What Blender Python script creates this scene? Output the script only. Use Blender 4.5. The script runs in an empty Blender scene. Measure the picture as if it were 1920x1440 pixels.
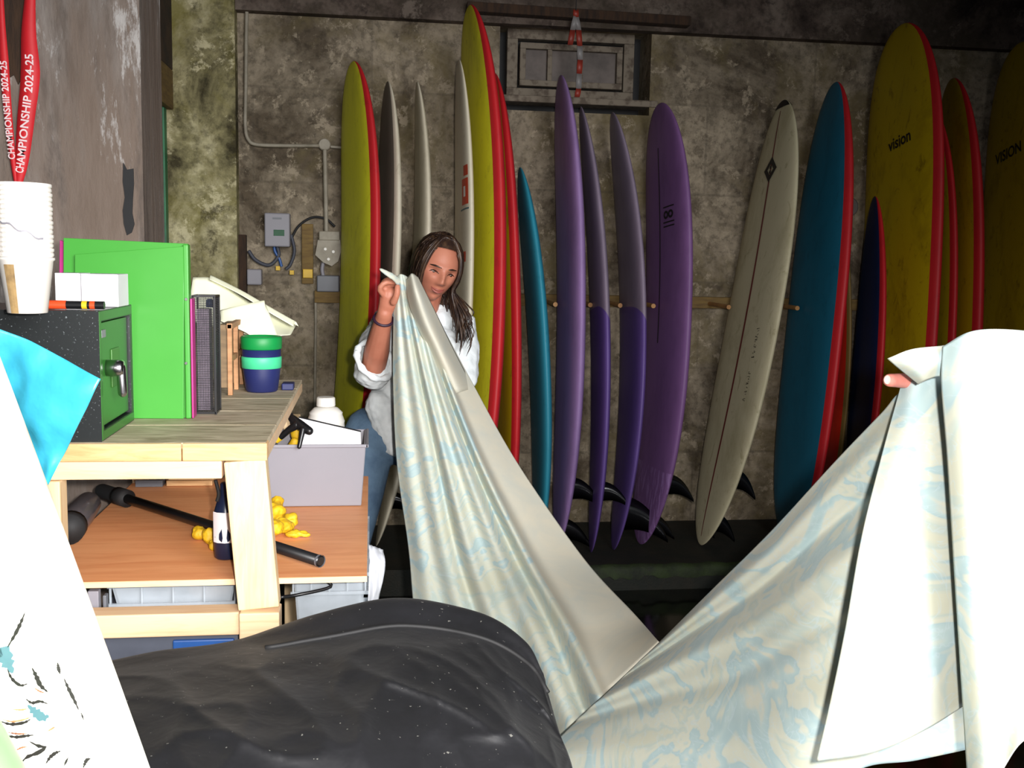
import bpy, bmesh, math, random
from mathutils import Vector, Matrix
from mathutils.bvhtree import BVHTree
random.seed(7)
C = bpy.context.scene.collection
S = bpy.context.scene
# ------------------------------------------------------------------ camera
F = 1900.0
PITCH = math.atan(230/1900)
R3 = (Matrix.Rotation(math.radians(-8), 3, 'Z') @ Matrix.Rotation(math.pi/2-PITCH, 3, 'X') @ Matrix.Rotation(math.radians(1.2), 3, 'Z'))
CP = Vector((0, 0, 1.5))
cd = bpy.data.cameras.new('camera'); cam = bpy.data.objects.new('camera', cd); C.objects.link(cam)
cam.matrix_world = Matrix.Translation(CP) @ R3.to_4x4()
cd.sensor_width = 36; cd.sensor_fit = 'HORIZONTAL'; cd.lens = F/1920*36; cd.clip_start = 0.02
S.camera = cam
# ------------------------------------------------------------------ light
S.view_settings.view_transform = 'Standard'; S.view_settings.look = 'None'
S.view_settings.gamma = 1; S.view_settings.use_curve_mapping = False
S.view_settings.exposure = 0.0
wd = bpy.data.worlds.new('world'); S.world = wd; wd.use_nodes = True
wd.node_tree.nodes['Background'].inputs[0].default_value = (0.80, 0.9, 1.0, 1)
wd.node_tree.nodes['Background'].inputs[1].default_value = 0.16
def area(name, loc, target, sx, sy, power, col):
    l = bpy.data.lights.new(name, 'AREA'); l.shape = 'RECTANGLE'; l.size = sx; l.size_y = sy; l.energy = power; l.color = col
    o = bpy.data.objects.new(name, l); C.objects.link(o); o.location = loc
    o.rotation_euler = (Vector(target)-Vector(loc)).to_track_quat('-Z', 'Y').to_euler(); return o
area('doorway_daylight', (1.3, -1.5, 2.15), (-0.9, 4.0, 0.9), 1.8, 1.4, 58, (0.97, 0.98, 1.0)).data.spread = math.radians(80)
fl = bpy.data.lights.new('camera_flash', 'SPOT'); fl.energy = 290; fl.shadow_soft_size = 0.02; fl.color = (1.0, 0.965, 0.935)
fl.spot_size = math.radians(86); fl.spot_blend = 1.0
flo = bpy.data.objects.new('camera_flash', fl); C.objects.link(flo); flo.location = (0.07, -0.02, 1.54)

# ------------------------------------------------------------------ pixel helpers (place things at a distance in the room)
def ray(u, v): return R3 @ Vector(((u-960)/F, (720-v)/F, -1))
def PY(u, v, y): d = ray(u, v); return CP + d*(y/d.y)
def PZ(u, v, z): d = ray(u, v); return CP + d*((z-1.5)/d.z)
flo.rotation_euler = (PY(820, 1080, 3)-Vector(flo.location)).to_track_quat('-Z', 'Y').to_euler()
def PX(u, v, x): d = ray(u, v); return CP + d*(x/d.x)
def proj(p):
    q = R3.transposed() @ (Vector(p)-CP); return (960-F*q.x/q.z, 720+F*q.y/q.z)

# ------------------------------------------------------------------ materials
def lin(c):
    r = []
    for x in c[:3]:
        x = x/255
        r.append(x/12.92 if x <= 0.04045 else ((x+0.055)/1.055)**2.4)
    return (r[0], r[1], r[2], 1)
def newmat(name):
    m = bpy.data.materials.new(name); m.use_nodes = True
    nt = m.node_tree; return m, nt, nt.nodes['Principled BSDF']
def N(nt, t, **k):
    n = nt.nodes.new(t)
    for a, b in k.items(): setattr(n, a, b)
    return n
def coords(nt, scale=(1, 1, 1), rot=(0, 0, 0)):
    tc = N(nt, 'ShaderNodeTexCoord'); mp = N(nt, 'ShaderNodeMapping')
    mp.inputs['Scale'].default_value = scale; mp.inputs['Rotation'].default_value = rot
    nt.links.new(tc.outputs['Object'], mp.inputs['Vector']); return mp.outputs['Vector']
def noise(nt, vec, sc, det=5, rough=0.6, dist=0):
    n = N(nt, 'ShaderNodeTexNoise'); n.inputs['Scale'].default_value = sc; n.inputs['Detail'].default_value = det
    n.inputs['Roughness'].default_value = rough; n.inputs['Distortion'].default_value = dist
    nt.links.new(vec, n.inputs['Vector']); return n.outputs['Fac']
def ramp(nt, fac, stops, interp='LINEAR'):
    r = N(nt, 'ShaderNodeValToRGB'); r.color_ramp.interpolation = interp
    els = r.color_ramp.elements
    while len(els) < len(stops): els.new(0.5)
    for e, (p, c) in zip(els, stops): e.position = p; e.color = c if len(c) == 4 else lin(c)
    nt.links.new(fac, r.inputs['Fac']); return r.outputs['Color']
def mix(nt, fac, a, b, mode='MIX'):
    m = N(nt, 'ShaderNodeMix', data_type='RGBA', blend_type=mode)
    for i, x in ((0, fac), (6, a), (7, b)):
        if isinstance(x, (int, float)): m.inputs[i].default_value = x
        elif isinstance(x, tuple): m.inputs[i].default_value = x
        else: nt.links.new(x, m.inputs[i])
    return m.outputs[2]
def bump(nt, bs, h, strength=0.3, dist=0.01):
    b = N(nt, 'ShaderNodeBump'); b.inputs['Strength'].default_value = strength; b.inputs['Distance'].default_value = dist
    nt.links.new(h, b.inputs['Height']); nt.links.new(b.outputs['Normal'], bs.inputs['Normal'])
def W_(v): return (v, v, v, 1)
def pmat(name, c1, c2=None, sc=6, lo=0.4, hi=0.7, rough=0.6, scale=(1, 1, 1), bmp=0.0, bsc=40, metal=0, dist=0, spec=0.5, rot=(0, 0, 0), alpha=1.0, trans=0.0, det=5):
    m, nt, bs = newmat(name)
    bs.inputs['Roughness'].default_value = rough; bs.inputs['Metallic'].default_value = metal
    bs.inputs['Specular IOR Level'].default_value = spec
    vec = coords(nt, scale, rot)
    if c2 is None:
        c2 = tuple(x*0.86 for x in c1); 
    col = ramp(nt, noise(nt, vec, sc, det, dist=dist), [(lo, c1), (hi, c2)])
    nt.links.new(col, bs.inputs['Base Color'])
    if bmp: bump(nt, bs, noise(nt, vec, bsc, 4), bmp, 0.005)
    if alpha < 1: bs.inputs['Alpha'].default_value = alpha
    if trans: bs.inputs['Transmission Weight'].default_value = trans
    return m
def wall_mat(name, base, dark, moss, pale, vert=1.0, streak=False):
    m, nt, bs = newmat(name); bs.inputs['Roughness'].default_value = 0.92; bs.inputs['Specular IOR Level'].default_value = 0.2
    v = coords(nt, (1, 1, vert))
    a = ramp(nt, noise(nt, v, 2.2, 8, 0.65, 0.6), [(0.38, dark), (0.5, base), (0.68, pale)])
    spots = ramp(nt, noise(nt, v, 26, 6, 0.7), [(0.38, W_(0.62)), (0.5, W_(1)), (0.66, W_(1.18))])
    col = mix(nt, 1.0, a, spots, 'MULTIPLY')
    mf = ramp(nt, noise(nt, v, 1.3, 6, 0.7, 0.4), [(0.5, W_(0)), (0.62, W_(0.8))])
    col = mix(nt, mf, col, lin(moss))
    pf = ramp(nt, noise(nt, v, 9 if not streak else 5, 9, 0.78, 0.25), [(0.55, W_(0)), (0.60, W_(0.7))])
    col = mix(nt, pf, col, lin(pale))
    df = ramp(nt, noise(nt, v, 4.3, 9, 0.8, 0.3), [(0.36, W_(0.8)), (0.44, W_(0))])
    col = mix(nt, df, col, lin(dark))
    # large block joints
    br = N(nt, 'ShaderNodeTexBrick'); br.inputs['Scale'].default_value = 1.0
    br.inputs['Mortar Size'].default_value = 0.006; br.inputs['Brick Width'].default_value = 1.15; br.inputs['Row Height'].default_value = 0.455
    br.inputs['Color1'].default_value = W_(0); br.inputs['Color2'].default_value = W_(0.10); br.inputs['Mortar'].default_value = W_(0.35)
    tc = N(nt, 'ShaderNodeTexCoord'); sp = N(nt, 'ShaderNodeSeparateXYZ'); cb = N(nt, 'ShaderNodeCombineXYZ')
    nt.links.new(tc.outputs['Object'], sp.inputs[0])
    ad = N(nt, 'ShaderNodeMath', operation='ADD'); ad.inputs[1].default_value = -0.045
    nt.links.new(sp.outputs['Z'], ad.inputs[0])
    nt.links.new(sp.outputs['X'], cb.inputs[0]); nt.links.new(ad.outputs[0], cb.inputs[1]); nt.links.new(cb.outputs[0], br.inputs['Vector'])
    if not streak: col = mix(nt, br.outputs['Color'], col, lin(tuple(x*0.62 for x in base)))
    nt.links.new(col, bs.inputs['Base Color'])
    bump(nt, bs, noise(nt, v, 14, 8, 0.7), 0.5, 0.02)
    return m
M = {}
M['wall'] = wall_mat('aged plaster', (136, 124, 106), (88, 77, 63), (110, 98, 68), (172, 158, 136))
M['wall_moss'] = wall_mat('mossy plaster', (138, 130, 94), (66, 60, 42), (118, 110, 52), (212, 202, 164), streak=True)
M['wall_grey'] = wall_mat('grey streaked render', (140, 133, 127), (92, 83, 77), (116, 100, 88), (186, 182, 178), vert=0.2, streak=True)
M['beam'] = wall_mat('sooty concrete', (88, 76, 68), (48, 40, 36), (66, 58, 48), (118, 106, 96), streak=True)
M['floor'] = pmat('wet dark floor', (16, 17, 14), (34, 38, 26), sc=5, rough=0.12, bmp=0.15, bsc=5)
M['ledge'] = pmat('dark green matting', (20, 24, 17), (38, 34, 24), sc=9, rough=0.75, bmp=0.5, bsc=120)
M['algae'] = pmat('green algae', (38, 52, 16), (18, 22, 12), sc=12, rough=0.75, bmp=0.6, bsc=60)
M['ceil'] = pmat('dark ceiling', (50, 44, 40), (30, 26, 24), sc=3, rough=0.9)
M['green_door'] = pmat('green painted wood', (36, 112, 72), (24, 84, 54), sc=8, rough=0.5)
M['tanwood'] = pmat('tan wood', (120, 96, 50), (92, 70, 38), sc=10, rough=0.8, scale=(1, 1, 6))
M['brownwood'] = pmat('rotten brown wood', (62, 42, 26), (34, 24, 18), sc=8, rough=0.9, scale=(6, 1, 1), bmp=0.6)
M['pine'] = pmat('sawn pine', (222, 194, 152), (200, 160, 110), sc=5, rough=0.6, scale=(9, 9, .8), dist=1.0, bmp=0.1, lo=.45, hi=.85)
M['pine_h'] = pmat('sawn pine rail', (222, 190, 152), (200, 156, 112), sc=5, rough=0.6, scale=(.8, 9, 9), dist=1.0, bmp=0.1, lo=.45, hi=.85)
M['pine_x'] = pmat('sawn pine plank', (220, 178, 126), (194, 146, 94), sc=5, rough=0.6, scale=(1.0, 8, 9), dist=1.4, bmp=0.1)
M['worktop'] = pmat('grimy worktop boards', (206, 190, 162), (158, 142, 114), sc=6, rough=0.7, scale=(1.4, 7, 1), dist=1, bmp=0.2, lo=0.4, hi=0.65)
M['ply'] = pmat('orange plywood', (238, 166, 112), (222, 142, 90), sc=4, rough=0.5, scale=(1, 7, 1), dist=0.8)
M['white'] = pmat('off white plastic', (226, 222, 214), (206, 202, 194), sc=4, rough=0.45)
M['paper'] = pmat('cream paper', (232, 232, 205), (222, 222, 192), sc=3, rough=0.6)
M['card'] = pmat('white card', (232, 230, 232), (222, 219, 222), sc=3, rough=0.7)
M['cup'] = pmat('paper cup white', (236, 230, 222), (226, 219, 210), sc=3, rough=0.5)
M['black'] = pmat('black plastic', (22, 22, 24), (14, 14, 16), sc=5, rough=0.35)
M['blackm'] = pmat('matt black', (16, 16, 17), (24, 23, 24), sc=12, rough=0.7)
M['grey'] = pmat('grey plastic', (136, 133, 140), (128, 126, 132), sc=2, rough=0.5)
M['dgrey'] = pmat('dark grey plastic', (104, 106, 112), (90, 92, 98), sc=2, rough=0.5)
M['metal'] = pmat('brushed chrome', (205, 200, 205), (185, 180, 186), sc=9, rough=0.25, metal=1)
M['orange'] = pmat('orange plastic', (222, 74, 34), None, rough=0.4)
M['blue'] = pmat('blue plastic', (40, 84, 150), None, rough=0.4)
M['navy'] = pmat('navy plastic', (30, 38, 92), None, rough=0.5, sc=3)
M['cupgreen'] = pmat('green lid', (10, 142, 66), None, rough=0.5, sc=3)
M['mint'] = pmat('mint silicone band', (72, 208, 148), None, rough=0.5, sc=3)
M['lime'] = pmat('lime corrugated plastic', (66, 150, 54), (60, 140, 48), sc=2, rough=0.4)
M['pink'] = pmat('magenta plastic', (190, 50, 130), None, rough=0.4)
M['safegreen'] = pmat('green safe door', (48, 112, 40), (36, 92, 30), sc=2, rough=0.35)
M['red'] = pmat('red ribbon', (206, 24, 34), (184, 16, 26), sc=6, rough=0.6)
M['cyan'] = pmat('cyan crinkled sheet', (42, 132, 154), (34, 120, 140), sc=8, rough=0.45, bmp=0.5, bsc=16)
M['yellow_cloth'] = pmat('yellow rubber', (222, 180, 26), (186, 142, 16), sc=22, rough=0.6, bmp=0.5, bsc=50)
M['clear'] = pmat('clear plastic', (205, 214, 222), None, rough=0.25, alpha=0.42)
M['skin'] = pmat('skin', (178, 114, 90), (166, 98, 76), sc=9, rough=0.55)
M['lip'] = pmat('lips', (150, 80, 70), None, rough=0.45)
M['shirt'] = pmat('white crinkled cotton', (226, 230, 230), (206, 212, 214), sc=14, rough=0.85, bmp=0.5, bsc=22)
M['jeans'] = pmat('washed denim', (96, 122, 146), (70, 94, 120), sc=12, rough=0.85, bmp=0.3, bsc=120)
M['hair'] = pmat('dark brown hair', (40, 26, 20), (84, 60, 40), sc=20, rough=0.45, scale=(3, 3, 0.6), lo=0.45, hi=0.75)
M['wrist'] = pmat('dark purple band', (46, 22, 44), None, rough=0.5)
M['eye'] = pmat('eye', (58, 36, 30), None, rough=0.2)
M['eyewhite'] = pmat('eye white', (176, 152, 142), None, rough=0.5)
M['wire'] = pmat('cable grey', (64, 66, 76), None, rough=0.6)
M['tag'] = pmat('yellow tag', (224, 180, 30), None, rough=0.5)
M['conduit'] = pmat('painted conduit', (150, 142, 126), (120, 112, 96), sc=12, rough=0.6)
M['peel'] = pmat('peeling white paint', (126, 115, 100), (92, 80, 68), sc=22, rough=0.85, lo=0.48, hi=0.62, det=9)
M['pane'] = pmat('dusty glass', (112, 102, 96), (58, 52, 48), sc=4, rough=0.7)
M['tapewhite'] = pmat('white barrier tape', (140, 136, 134), None, rough=0.5)
M['tapered'] = pmat('red barrier tape', (150, 52, 38), None, rough=0.5)
M['bag'] = None
def cloth_mat():
    m, nt, bs = newmat('marbled fabric'); bs.inputs['Roughness'].default_value = 0.72
    v = coords(nt, (1, 1, 1.5))
    f = noise(nt, v, 2.3, 3, 0.55, 3.0)
    col = ramp(nt, f, [(0.0, (186, 187, 168)), (0.38, (188, 189, 170)), (0.43, (172, 184, 176)), (0.48, (192, 193, 176)), (0.535, (186, 190, 176)), (0.555, (158, 180, 182)), (0.62, (170, 188, 186)), (0.65, (192, 193, 178))])
    f2 = noise(nt, v, 7.0, 2, 0.5, 4.0)
    l = ramp(nt, f2, [(0.475, W_(0)), (0.50, W_(0.5)), (0.525, W_(0))])
    col = mix(nt, l, col, lin((180, 196, 200)))
    nt.links.new(col, bs.inputs['Base Color'])
    bump(nt, bs, noise(nt, v, 9, 3), 0.12, 0.01)
    bs.inputs['Sheen Weight'].default_value = 0.1
    return m
M['cloth'] = cloth_mat()
M['clothback'] = pmat('fabric backside', (196, 190, 172), (184, 184, 172), sc=5, rough=0.7, dist=2)
def bag_mat():
    m, nt, bs = newmat('black ripstop'); bs.inputs['Roughness'].default_value = 0.62; bs.inputs['Specular IOR Level'].default_value = 0.3; bs.inputs['Sheen Weight'].default_value = .03
    v = coords(nt, (1, 1, 1)); v2 = coords(nt, (1, 2.2, 1), (0, 0, 0.6))
    col = ramp(nt, noise(nt, v, 3, 6, 0.7), [(0.4, (13, 13, 15)), (0.7, (26, 26, 29))])
    sp = ramp(nt, noise(nt, v, 130, 2, 0.5), [(0.72, W_(0)), (0.75, W_(0.4))])
    col = mix(nt, sp, col, lin((150, 148, 140)))
    nt.links.new(col, bs.inputs['Base Color'])
    bump(nt, bs, noise(nt, v, 16, 3, 0.5, 0.2), 0.22, 0.015)
    return m
M['bag'] = bag_mat()
def speckle_mat():
    m, nt, bs = newmat('speckled black enamel'); bs.inputs['Roughness'].default_value = 0.4
    v = coords(nt); sp = ramp(nt, noise(nt, v, 210, 3, 0.6), [(0.635, (20, 24, 25)), (0.68, (120, 126, 128))])
    nt.links.new(sp, bs.inputs['Base Color']); return m
M['safe'] = speckle_mat()
def foam(name, c, grime, amt=0.5, sc=3):
    m, nt, bs = newmat(name); bs.inputs['Roughness'].default_value = 0.5; bs.inputs['Specular IOR Level'].default_value = 0.3
    v = coords(nt, (1, 1, 0.45))
    f = ramp(nt, noise(nt, v, sc, 7, 0.72, 0.5), [(0.48, W_(0)), (0.72, W_(amt))])
    f2 = ramp(nt, noise(nt, v, sc*9, 6, 0.7, 0.8), [(0.58, W_(0)), (0.68, W_(amt*0.7))])
    col = mix(nt, f, lin(c), lin(grime)); col = mix(nt, f2, col, lin(grime))
    nt.links.new(col, bs.inputs['Base Color']); return m
M['b_yellow'] = foam('yellow foam', (230, 224, 44), (146, 134, 26), 0.5)
M['b_yellow2'] = foam('worn yellow foam', (188, 164, 14), (92, 66, 12), 0.75, 2.4)
M['b_red'] = foam('red foam', (192, 34, 40), (128, 24, 34), 0.4)
M['b_red2'] = foam('bright red foam', (205, 40, 20), (140, 20, 18), 0.4)
M['b_teal'] = foam('teal foam', (44, 136, 158), (28, 90, 106), 0.5)
M['b_blue'] = foam('petrol blue foam', (30, 108, 136), (18, 66, 84), 0.5)
M['b_navy'] = foam('navy foam', (26, 50, 96), (16, 32, 62), 0.5)
M['b_purple'] = foam('purple foam', (142, 112, 160), (100, 76, 116), 0.45)
M['b_dpurple'] = foam('deep purple foam', (96, 56, 140), (66, 40, 100), 0.4)
M['b_cream'] = foam('yellowed fibreglass', (196, 188, 156), (128, 118, 76), 0.7, 2.0)
M['b_white'] = foam('old white fibreglass', (212, 204, 182), (150, 140, 112), 0.5)
M['b_grey'] = foam('grey fibreglass', (124, 122, 108), (92, 90, 78), 0.5)
M['b_wood'] = foam('brown edge foam', (120, 96, 50), (80, 64, 34), 0.5)
M['fin'] = pmat('black fin', (16, 16, 18), None, rough=0.22)
M['ink'] = pmat('black print', (24, 20, 18), None, rough=0.6)
M['inkred'] = pmat('red print', (206, 66, 30), None, rough=0.5)
M['maroon'] = pmat('maroon stringer', (110, 34, 36), None, rough=0.5)
M['inkwhite'] = pmat('white print', (240, 214, 214), None, rough=0.6)
M['inkteal'] = pmat('teal print', (62, 92, 100), (84, 112, 120), rough=0.5, sc=9)
M['inkbrown'] = pmat('brown print', (96, 56, 40), (190, 128, 84), rough=0.5, sc=30)
def twotone(name, top, bot, origin, k):
    """colour boundary across the board: grey lavender above a curved diagonal, purple beneath"""
    m, nt, bs = newmat(name); bs.inputs['Roughness'].default_value = 0.45; bs.inputs['Specular IOR Level'].default_value = 0.3
    g = N(nt, 'ShaderNodeNewGeometry'); sp = N(nt, 'ShaderNodeSeparateXYZ'); nt.links.new(g.outputs['Position'], sp.inputs[0])
    a = N(nt, 'ShaderNodeMath', operation='SUBTRACT'); nt.links.new(sp.outputs['X'], a.inputs[0]); a.inputs[1].default_value = origin[0]
    b = N(nt, 'ShaderNodeMath', operation='MULTIPLY_ADD'); nt.links.new(a.outputs[0], b.inputs[0]); b.inputs[1].default_value = k
    nt.links.new(sp.outputs['Z'], b.inputs[2])
    c = N(nt, 'ShaderNodeMath', operation='GREATER_THAN'); nt.links.new(b.outputs[0], c.inputs[0]); c.inputs[1].default_value = origin[2]
    v = coords(nt, (1, 1, 0.4))
    shade = ramp(nt, noise(nt, v, 4, 6, 0.7), [(0.4, W_(1)), (0.7, W_(0.72))])
    col = mix(nt, c.outputs[0], lin(bot), lin(top)); col = mix(nt, 1.0, col, shade, 'MULTIPLY')
    nt.links.new(col, bs.inputs['Base Color']); return m
def tailprint(name, c, z):
    """purple foam with a pale crackle print near the tail"""
    m, nt, bs = newmat(name); bs.inputs['Roughness'].default_value = 0.5; bs.inputs['Specular IOR Level'].default_value = 0.3
    g = N(nt, 'ShaderNodeNewGeometry'); sp = N(nt, 'ShaderNodeSeparateXYZ'); nt.links.new(g.outputs['Position'], sp.inputs[0])
    lt = N(nt, 'ShaderNodeMath', operation='LESS_THAN'); nt.links.new(sp.outputs['Z'], lt.inputs[0]); lt.inputs[1].default_value = z
    v = coords(nt, (1, 1, 0.12), (0.0, 0.25, 0))
    f = ramp(nt, noise(nt, v, 60, 3, 0.6), [(0.5, W_(0)), (0.56, W_(0.6))])
    mm = mix(nt, lt.outputs[0], W_(0), f)
    v2 = coords(nt, (1, 1, 0.4))
    base = mix(nt, ramp(nt, noise(nt, v2, 4, 6, 0.7), [(0.45, W_(0)), (0.72, W_(0.5))]), lin(c), lin(tuple(x*0.62 for x in c)))
    nt.links.new(mix(nt, mm, base, lin((156, 122, 178))), bs.inputs['Base Color']); return m

# ------------------------------------------------------------------ objects
ORG = {}
def thing(name, label, cat, loc=(0, 0, 0), group=None):
    o = bpy.data.objects.new(name, None); C.objects.link(o); o.location = loc; o.empty_display_size = 0.05
    o['label'] = label; o['category'] = cat
    if group: o['group'] = group
    ORG[o] = Vector(loc); return o
def tag(o, label, cat, group=None):
    o['label'] = label; o['category'] = cat
    if group: o['group'] = group
    return o
def mesh(name, V, Fc, mat, parent=None, smooth=True, origin=None):
    """world-space vertices -> one object, its origin at its parent's origin (or its own centre)"""
    V = [Vector(v) for v in V]
    if origin is None:
        if parent is not None: origin = ORG[parent]
        else:
            lo = Vector([min(v[i] for v in V) for i in range(3)]); hi = Vector([max(v[i] for v in V) for i in range(3)])
            origin = Vector(((lo.x+hi.x)/2, (lo.y+hi.y)/2, lo.z))
    me = bpy.data.meshes.new(name); me.from_pydata([v-origin for v in V], [], Fc)
    mats = mat if isinstance(mat, (list, tuple)) else [mat]
    for m in mats: me.materials.append(m)
    bm = bmesh.new(); bm.from_mesh(me); bmesh.ops.recalc_face_normals(bm, faces=bm.faces); bm.to_mesh(me); bm.free()
    if smooth:
        for p in me.polygons: p.use_smooth = True
    o = bpy.data.objects.new(name, me); C.objects.link(o); ORG[o] = origin
    if parent is not None:
        o.parent = parent
        if origin != ORG[parent]: o.location = origin-ORG[parent]
    else: o.location = origin
    return o
def struct(o): o['kind'] = 'structure'; return o
class G:
    """collects geometry"""
    def __init__(s): s.V = []; s.F = []
    def add(s, V, Fc):
        n = len(s.V); s.V += [Vector(v) for v in V]; s.F += [tuple(i+n for i in f) for f in Fc]; return s
    def hexa(s, p):  # 8 points: bottom 4 ccw, top 4
        return s.add(p, [(0, 3, 2, 1), (4, 5, 6, 7), (0, 1, 5, 4), (1, 2, 6, 5), (2, 3, 7, 6), (3, 0, 4, 7)])
    def box(s, x0, x1, y0, y1, z0, z1):
        return s.hexa([(x0, y0, z0), (x1, y0, z0), (x1, y1, z0), (x0, y1, z0), (x0, y0, z1), (x1, y0, z1), (x1, y1, z1), (x0, y1, z1)])
    def bar(s, a, b, w, d, up=(0, 1, 0)):
        a = Vector(a); b = Vector(b); L = (b-a).normalized(); dy = Vector(up); dy = (dy-L*dy.dot(L)).normalized(); dx = L.cross(dy)
        f = lambda c: [c-dx*w/2-dy*d/2, c+dx*w/2-dy*d/2, c+dx*w/2+dy*d/2, c-dx*w/2+dy*d/2]
        return s.hexa(f(a)+f(b))
    def tube(s, pts, r, k=12, cap=True, flat=1.0, up=None):
        pts = [Vector(p) for p in pts]; n = len(pts); rr = r if isinstance(r, (list, tuple)) else [r]*n
        base = len(s.V); t0 = (pts[1]-pts[0]).normalized()
        a = Vector(up) if up else (Vector((0, 0, 1)) if abs(t0.z) < 0.9 else Vector((1, 0, 0)))
        u = (a-t0*a.dot(t0)).normalized()
        for i, p in enumerate(pts):
            t = (pts[min(i+1, n-1)]-pts[max(i-1, 0)]).normalized(); u = (u-t*u.dot(t)).normalized(); w = t.cross(u)
            for j in range(k):
                an = 2*math.pi*j/k; s.V.append(p+u*math.cos(an)*rr[i]+w*math.sin(an)*rr[i]*flat)
        for i in range(n-1):
            for j in range(k):
                q = (j+1) % k; s.F.append((base+i*k+j, base+i*k+q, base+(i+1)*k+q, base+(i+1)*k+j))
        if cap: s.F.append(tuple(base+j for j in range(k))[::-1]); s.F.append(tuple(base+(n-1)*k+j for j in range(k)))
        return s
    def capsule(s, pts, rr, k=14, flat=1.0, up=None):
        """tapered limb with rounded closed ends"""
        pts = [Vector(p) for p in pts]; rr = list(rr)
        a = (pts[0]-pts[1]).normalized(); b = (pts[-1]-pts[-2]).normalized()
        P = []; Rr = []
        for f in (0.98, 0.8, 0.5): P.append(pts[0]+a*rr[0]*f); Rr.append(rr[0]*math.sqrt(1-f*f))
        P += pts; Rr += rr
        for f in (0.5, 0.8, 0.98): P.append(pts[-1]+b*rr[-1]*f); Rr.append(rr[-1]*math.sqrt(1-f*f))
        return s.tube(P, Rr, k, True, flat, up)
    def lathe(s, c, prof, k=32, axis=(0, 0, 1)):
        ax = Vector(axis).normalized(); q = Vector((0, 0, 1)).rotation_difference(ax); c = Vector(c); b = len(s.V)
        for (r, h) in prof:
            for j in range(k):
                an = 2*math.pi*j/k; s.V.append(c+q @ Vector((math.cos(an)*r, math.sin(an)*r, h)))
        for i in range(len(prof)-1):
            for j in range(k):
                m = (j+1) % k; s.F.append((b+i*k+j, b+i*k+m, b+(i+1)*k+m, b+(i+1)*k+j))
        s.F.append(tuple(b+j for j in range(k))[::-1]); s.F.append(tuple(b+(len(prof)-1)*k+j for j in range(k)))
        return s
    def ell(s, c, rx, ry, rz, k=20, rot=None):
        c = Vector(c); b = len(s.V); n = k//2
        for i in range(n+1):
            e = -math.pi/2+math.pi*i/n
            for j in range(k):
                a = 2*math.pi*j/k; p = Vector((rx*math.cos(e)*math.cos(a), ry*math.cos(e)*math.sin(a), rz*math.sin(e)))
                s.V.append(c+(rot @ p if rot else p))
        for i in range(n):
            for j in range(k):
                m = (j+1) % k; s.F.append((b+i*k+j, b+i*k+m, b+(i+1)*k+m, b+(i+1)*k+j))
        return s
    def sheet(s, rows):
        b = len(s.V); n = len(rows); m = len(rows[0])
        for r in rows: s.V += [Vector(p) for p in r]
        for i in range(n-1):
            for j in range(m-1): s.F.append((b+i*m+j, b+i*m+j+1, b+(i+1)*m+j+1, b+(i+1)*m+j))
        return s
    def make(s, name, mat, parent=None, smooth=False, bevel=0, **k):
        o = mesh(name, s.V, s.F, mat, parent, smooth, **k)
        if bevel:
            b = o.modifiers.new('bevel', 'BEVEL'); b.width = bevel; b.segments = 2; b.limit_method = 'ANGLE'
        return o
def solid(o, t, off=0):
    m = o.modifiers.new('solid', 'SOLIDIFY'); m.thickness = t; m.offset = off; return o
def bez(ctrl, n):
    """Catmull-Rom through control points"""
    P = [Vector(p) for p in ctrl]; m = len(P)-1; out = []
    for i in range(n):
        x = m*i/(n-1); k = min(int(x), m-1); t = x-k
        p0 = P[k-1] if k > 0 else P[0]*2-P[1]; p1 = P[k]; p2 = P[k+1]; p3 = P[k+2] if k+2 <= m else P[m]*2-P[m-1]
        out.append(0.5*((2*p1)+(p2-p0)*t+(2*p0-5*p1+4*p2-p3)*t*t+(3*p1-p0-3*p2+p3)*t**3))
    return out
def loft(rows, nu, nv):
    """rows of 3D control points (any count each) -> smooth grid"""
    r1 = [bez(r, nu) if len(r) > 1 else [Vector(r[0])]*nu for r in rows]
    cols = [bez([r[j] for r in r1], nv) for j in range(nu)]
    return [[cols[j][i] for j in range(nu)] for i in range(nv)]
def text_mesh(s, size):
    cu = bpy.data.curves.new('t', 'FONT'); cu.body = s; cu.size = size; cu.align_x = 'CENTER'; cu.align_y = 'CENTER'; cu.resolution_u = 3; cu.offset = size*.02
    o = bpy.data.objects.new('t', cu); C.objects.link(o); bpy.context.view_layer.update()
    me = o.evaluated_get(bpy.context.evaluated_depsgraph_get()).to_mesh()
    V = [v.co.copy() for v in me.vertices]; Fc = [tuple(p.vertices) for p in me.polygons]
    bpy.data.objects.remove(o); bpy.data.curves.remove(cu); return V, Fc

# ================================================================== SETTING
YW = 5.2
def wbox(name, mat, *a, parent=None):
    o = G().box(*a).make(name, mat, parent); 
    if parent is None: struct(o)
    return o
# back wall with a window opening
wx0, wz1 = PY(938, 48, YW).x, PY(938, 42, YW).z; wx1, wz0 = PY(1222, 70, YW).x, PY(955, 206, YW).z
g = G(); g.box(-1.04, wx0, YW, YW+.35, 0, 3.1); g.box(wx1, 5.6, YW, YW+.35, 0, 3.1); g.box(wx0, wx1, YW, YW+.35, 0, wz0); g.box(wx0, wx1, YW, YW+.35, wz1, 3.1)
struct(g.make('wall_back', M['wall'], origin=Vector((0, 0, 0))))
px445 = PY(445, 500, 5.1).x
o = wbox('wall_back', M['wall_moss'], -1.04, px445, 5.1, 5.199, 0, 3.1); o.name = 'wall_back_pier'
o = wbox('wall_left', M['wall_grey'], -3.2, -.665, 3.15, 3.45, 0, 3.1)
wbox('wall_side', M['wall_moss'], -1.3, -1.041, 3.45, 5.2, 0, 3.1).name = 'wall_left_rear'
wbox('wall_right', M['wall'], 5.6, 5.8, 0, 5.55, 0, 3.1)
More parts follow.
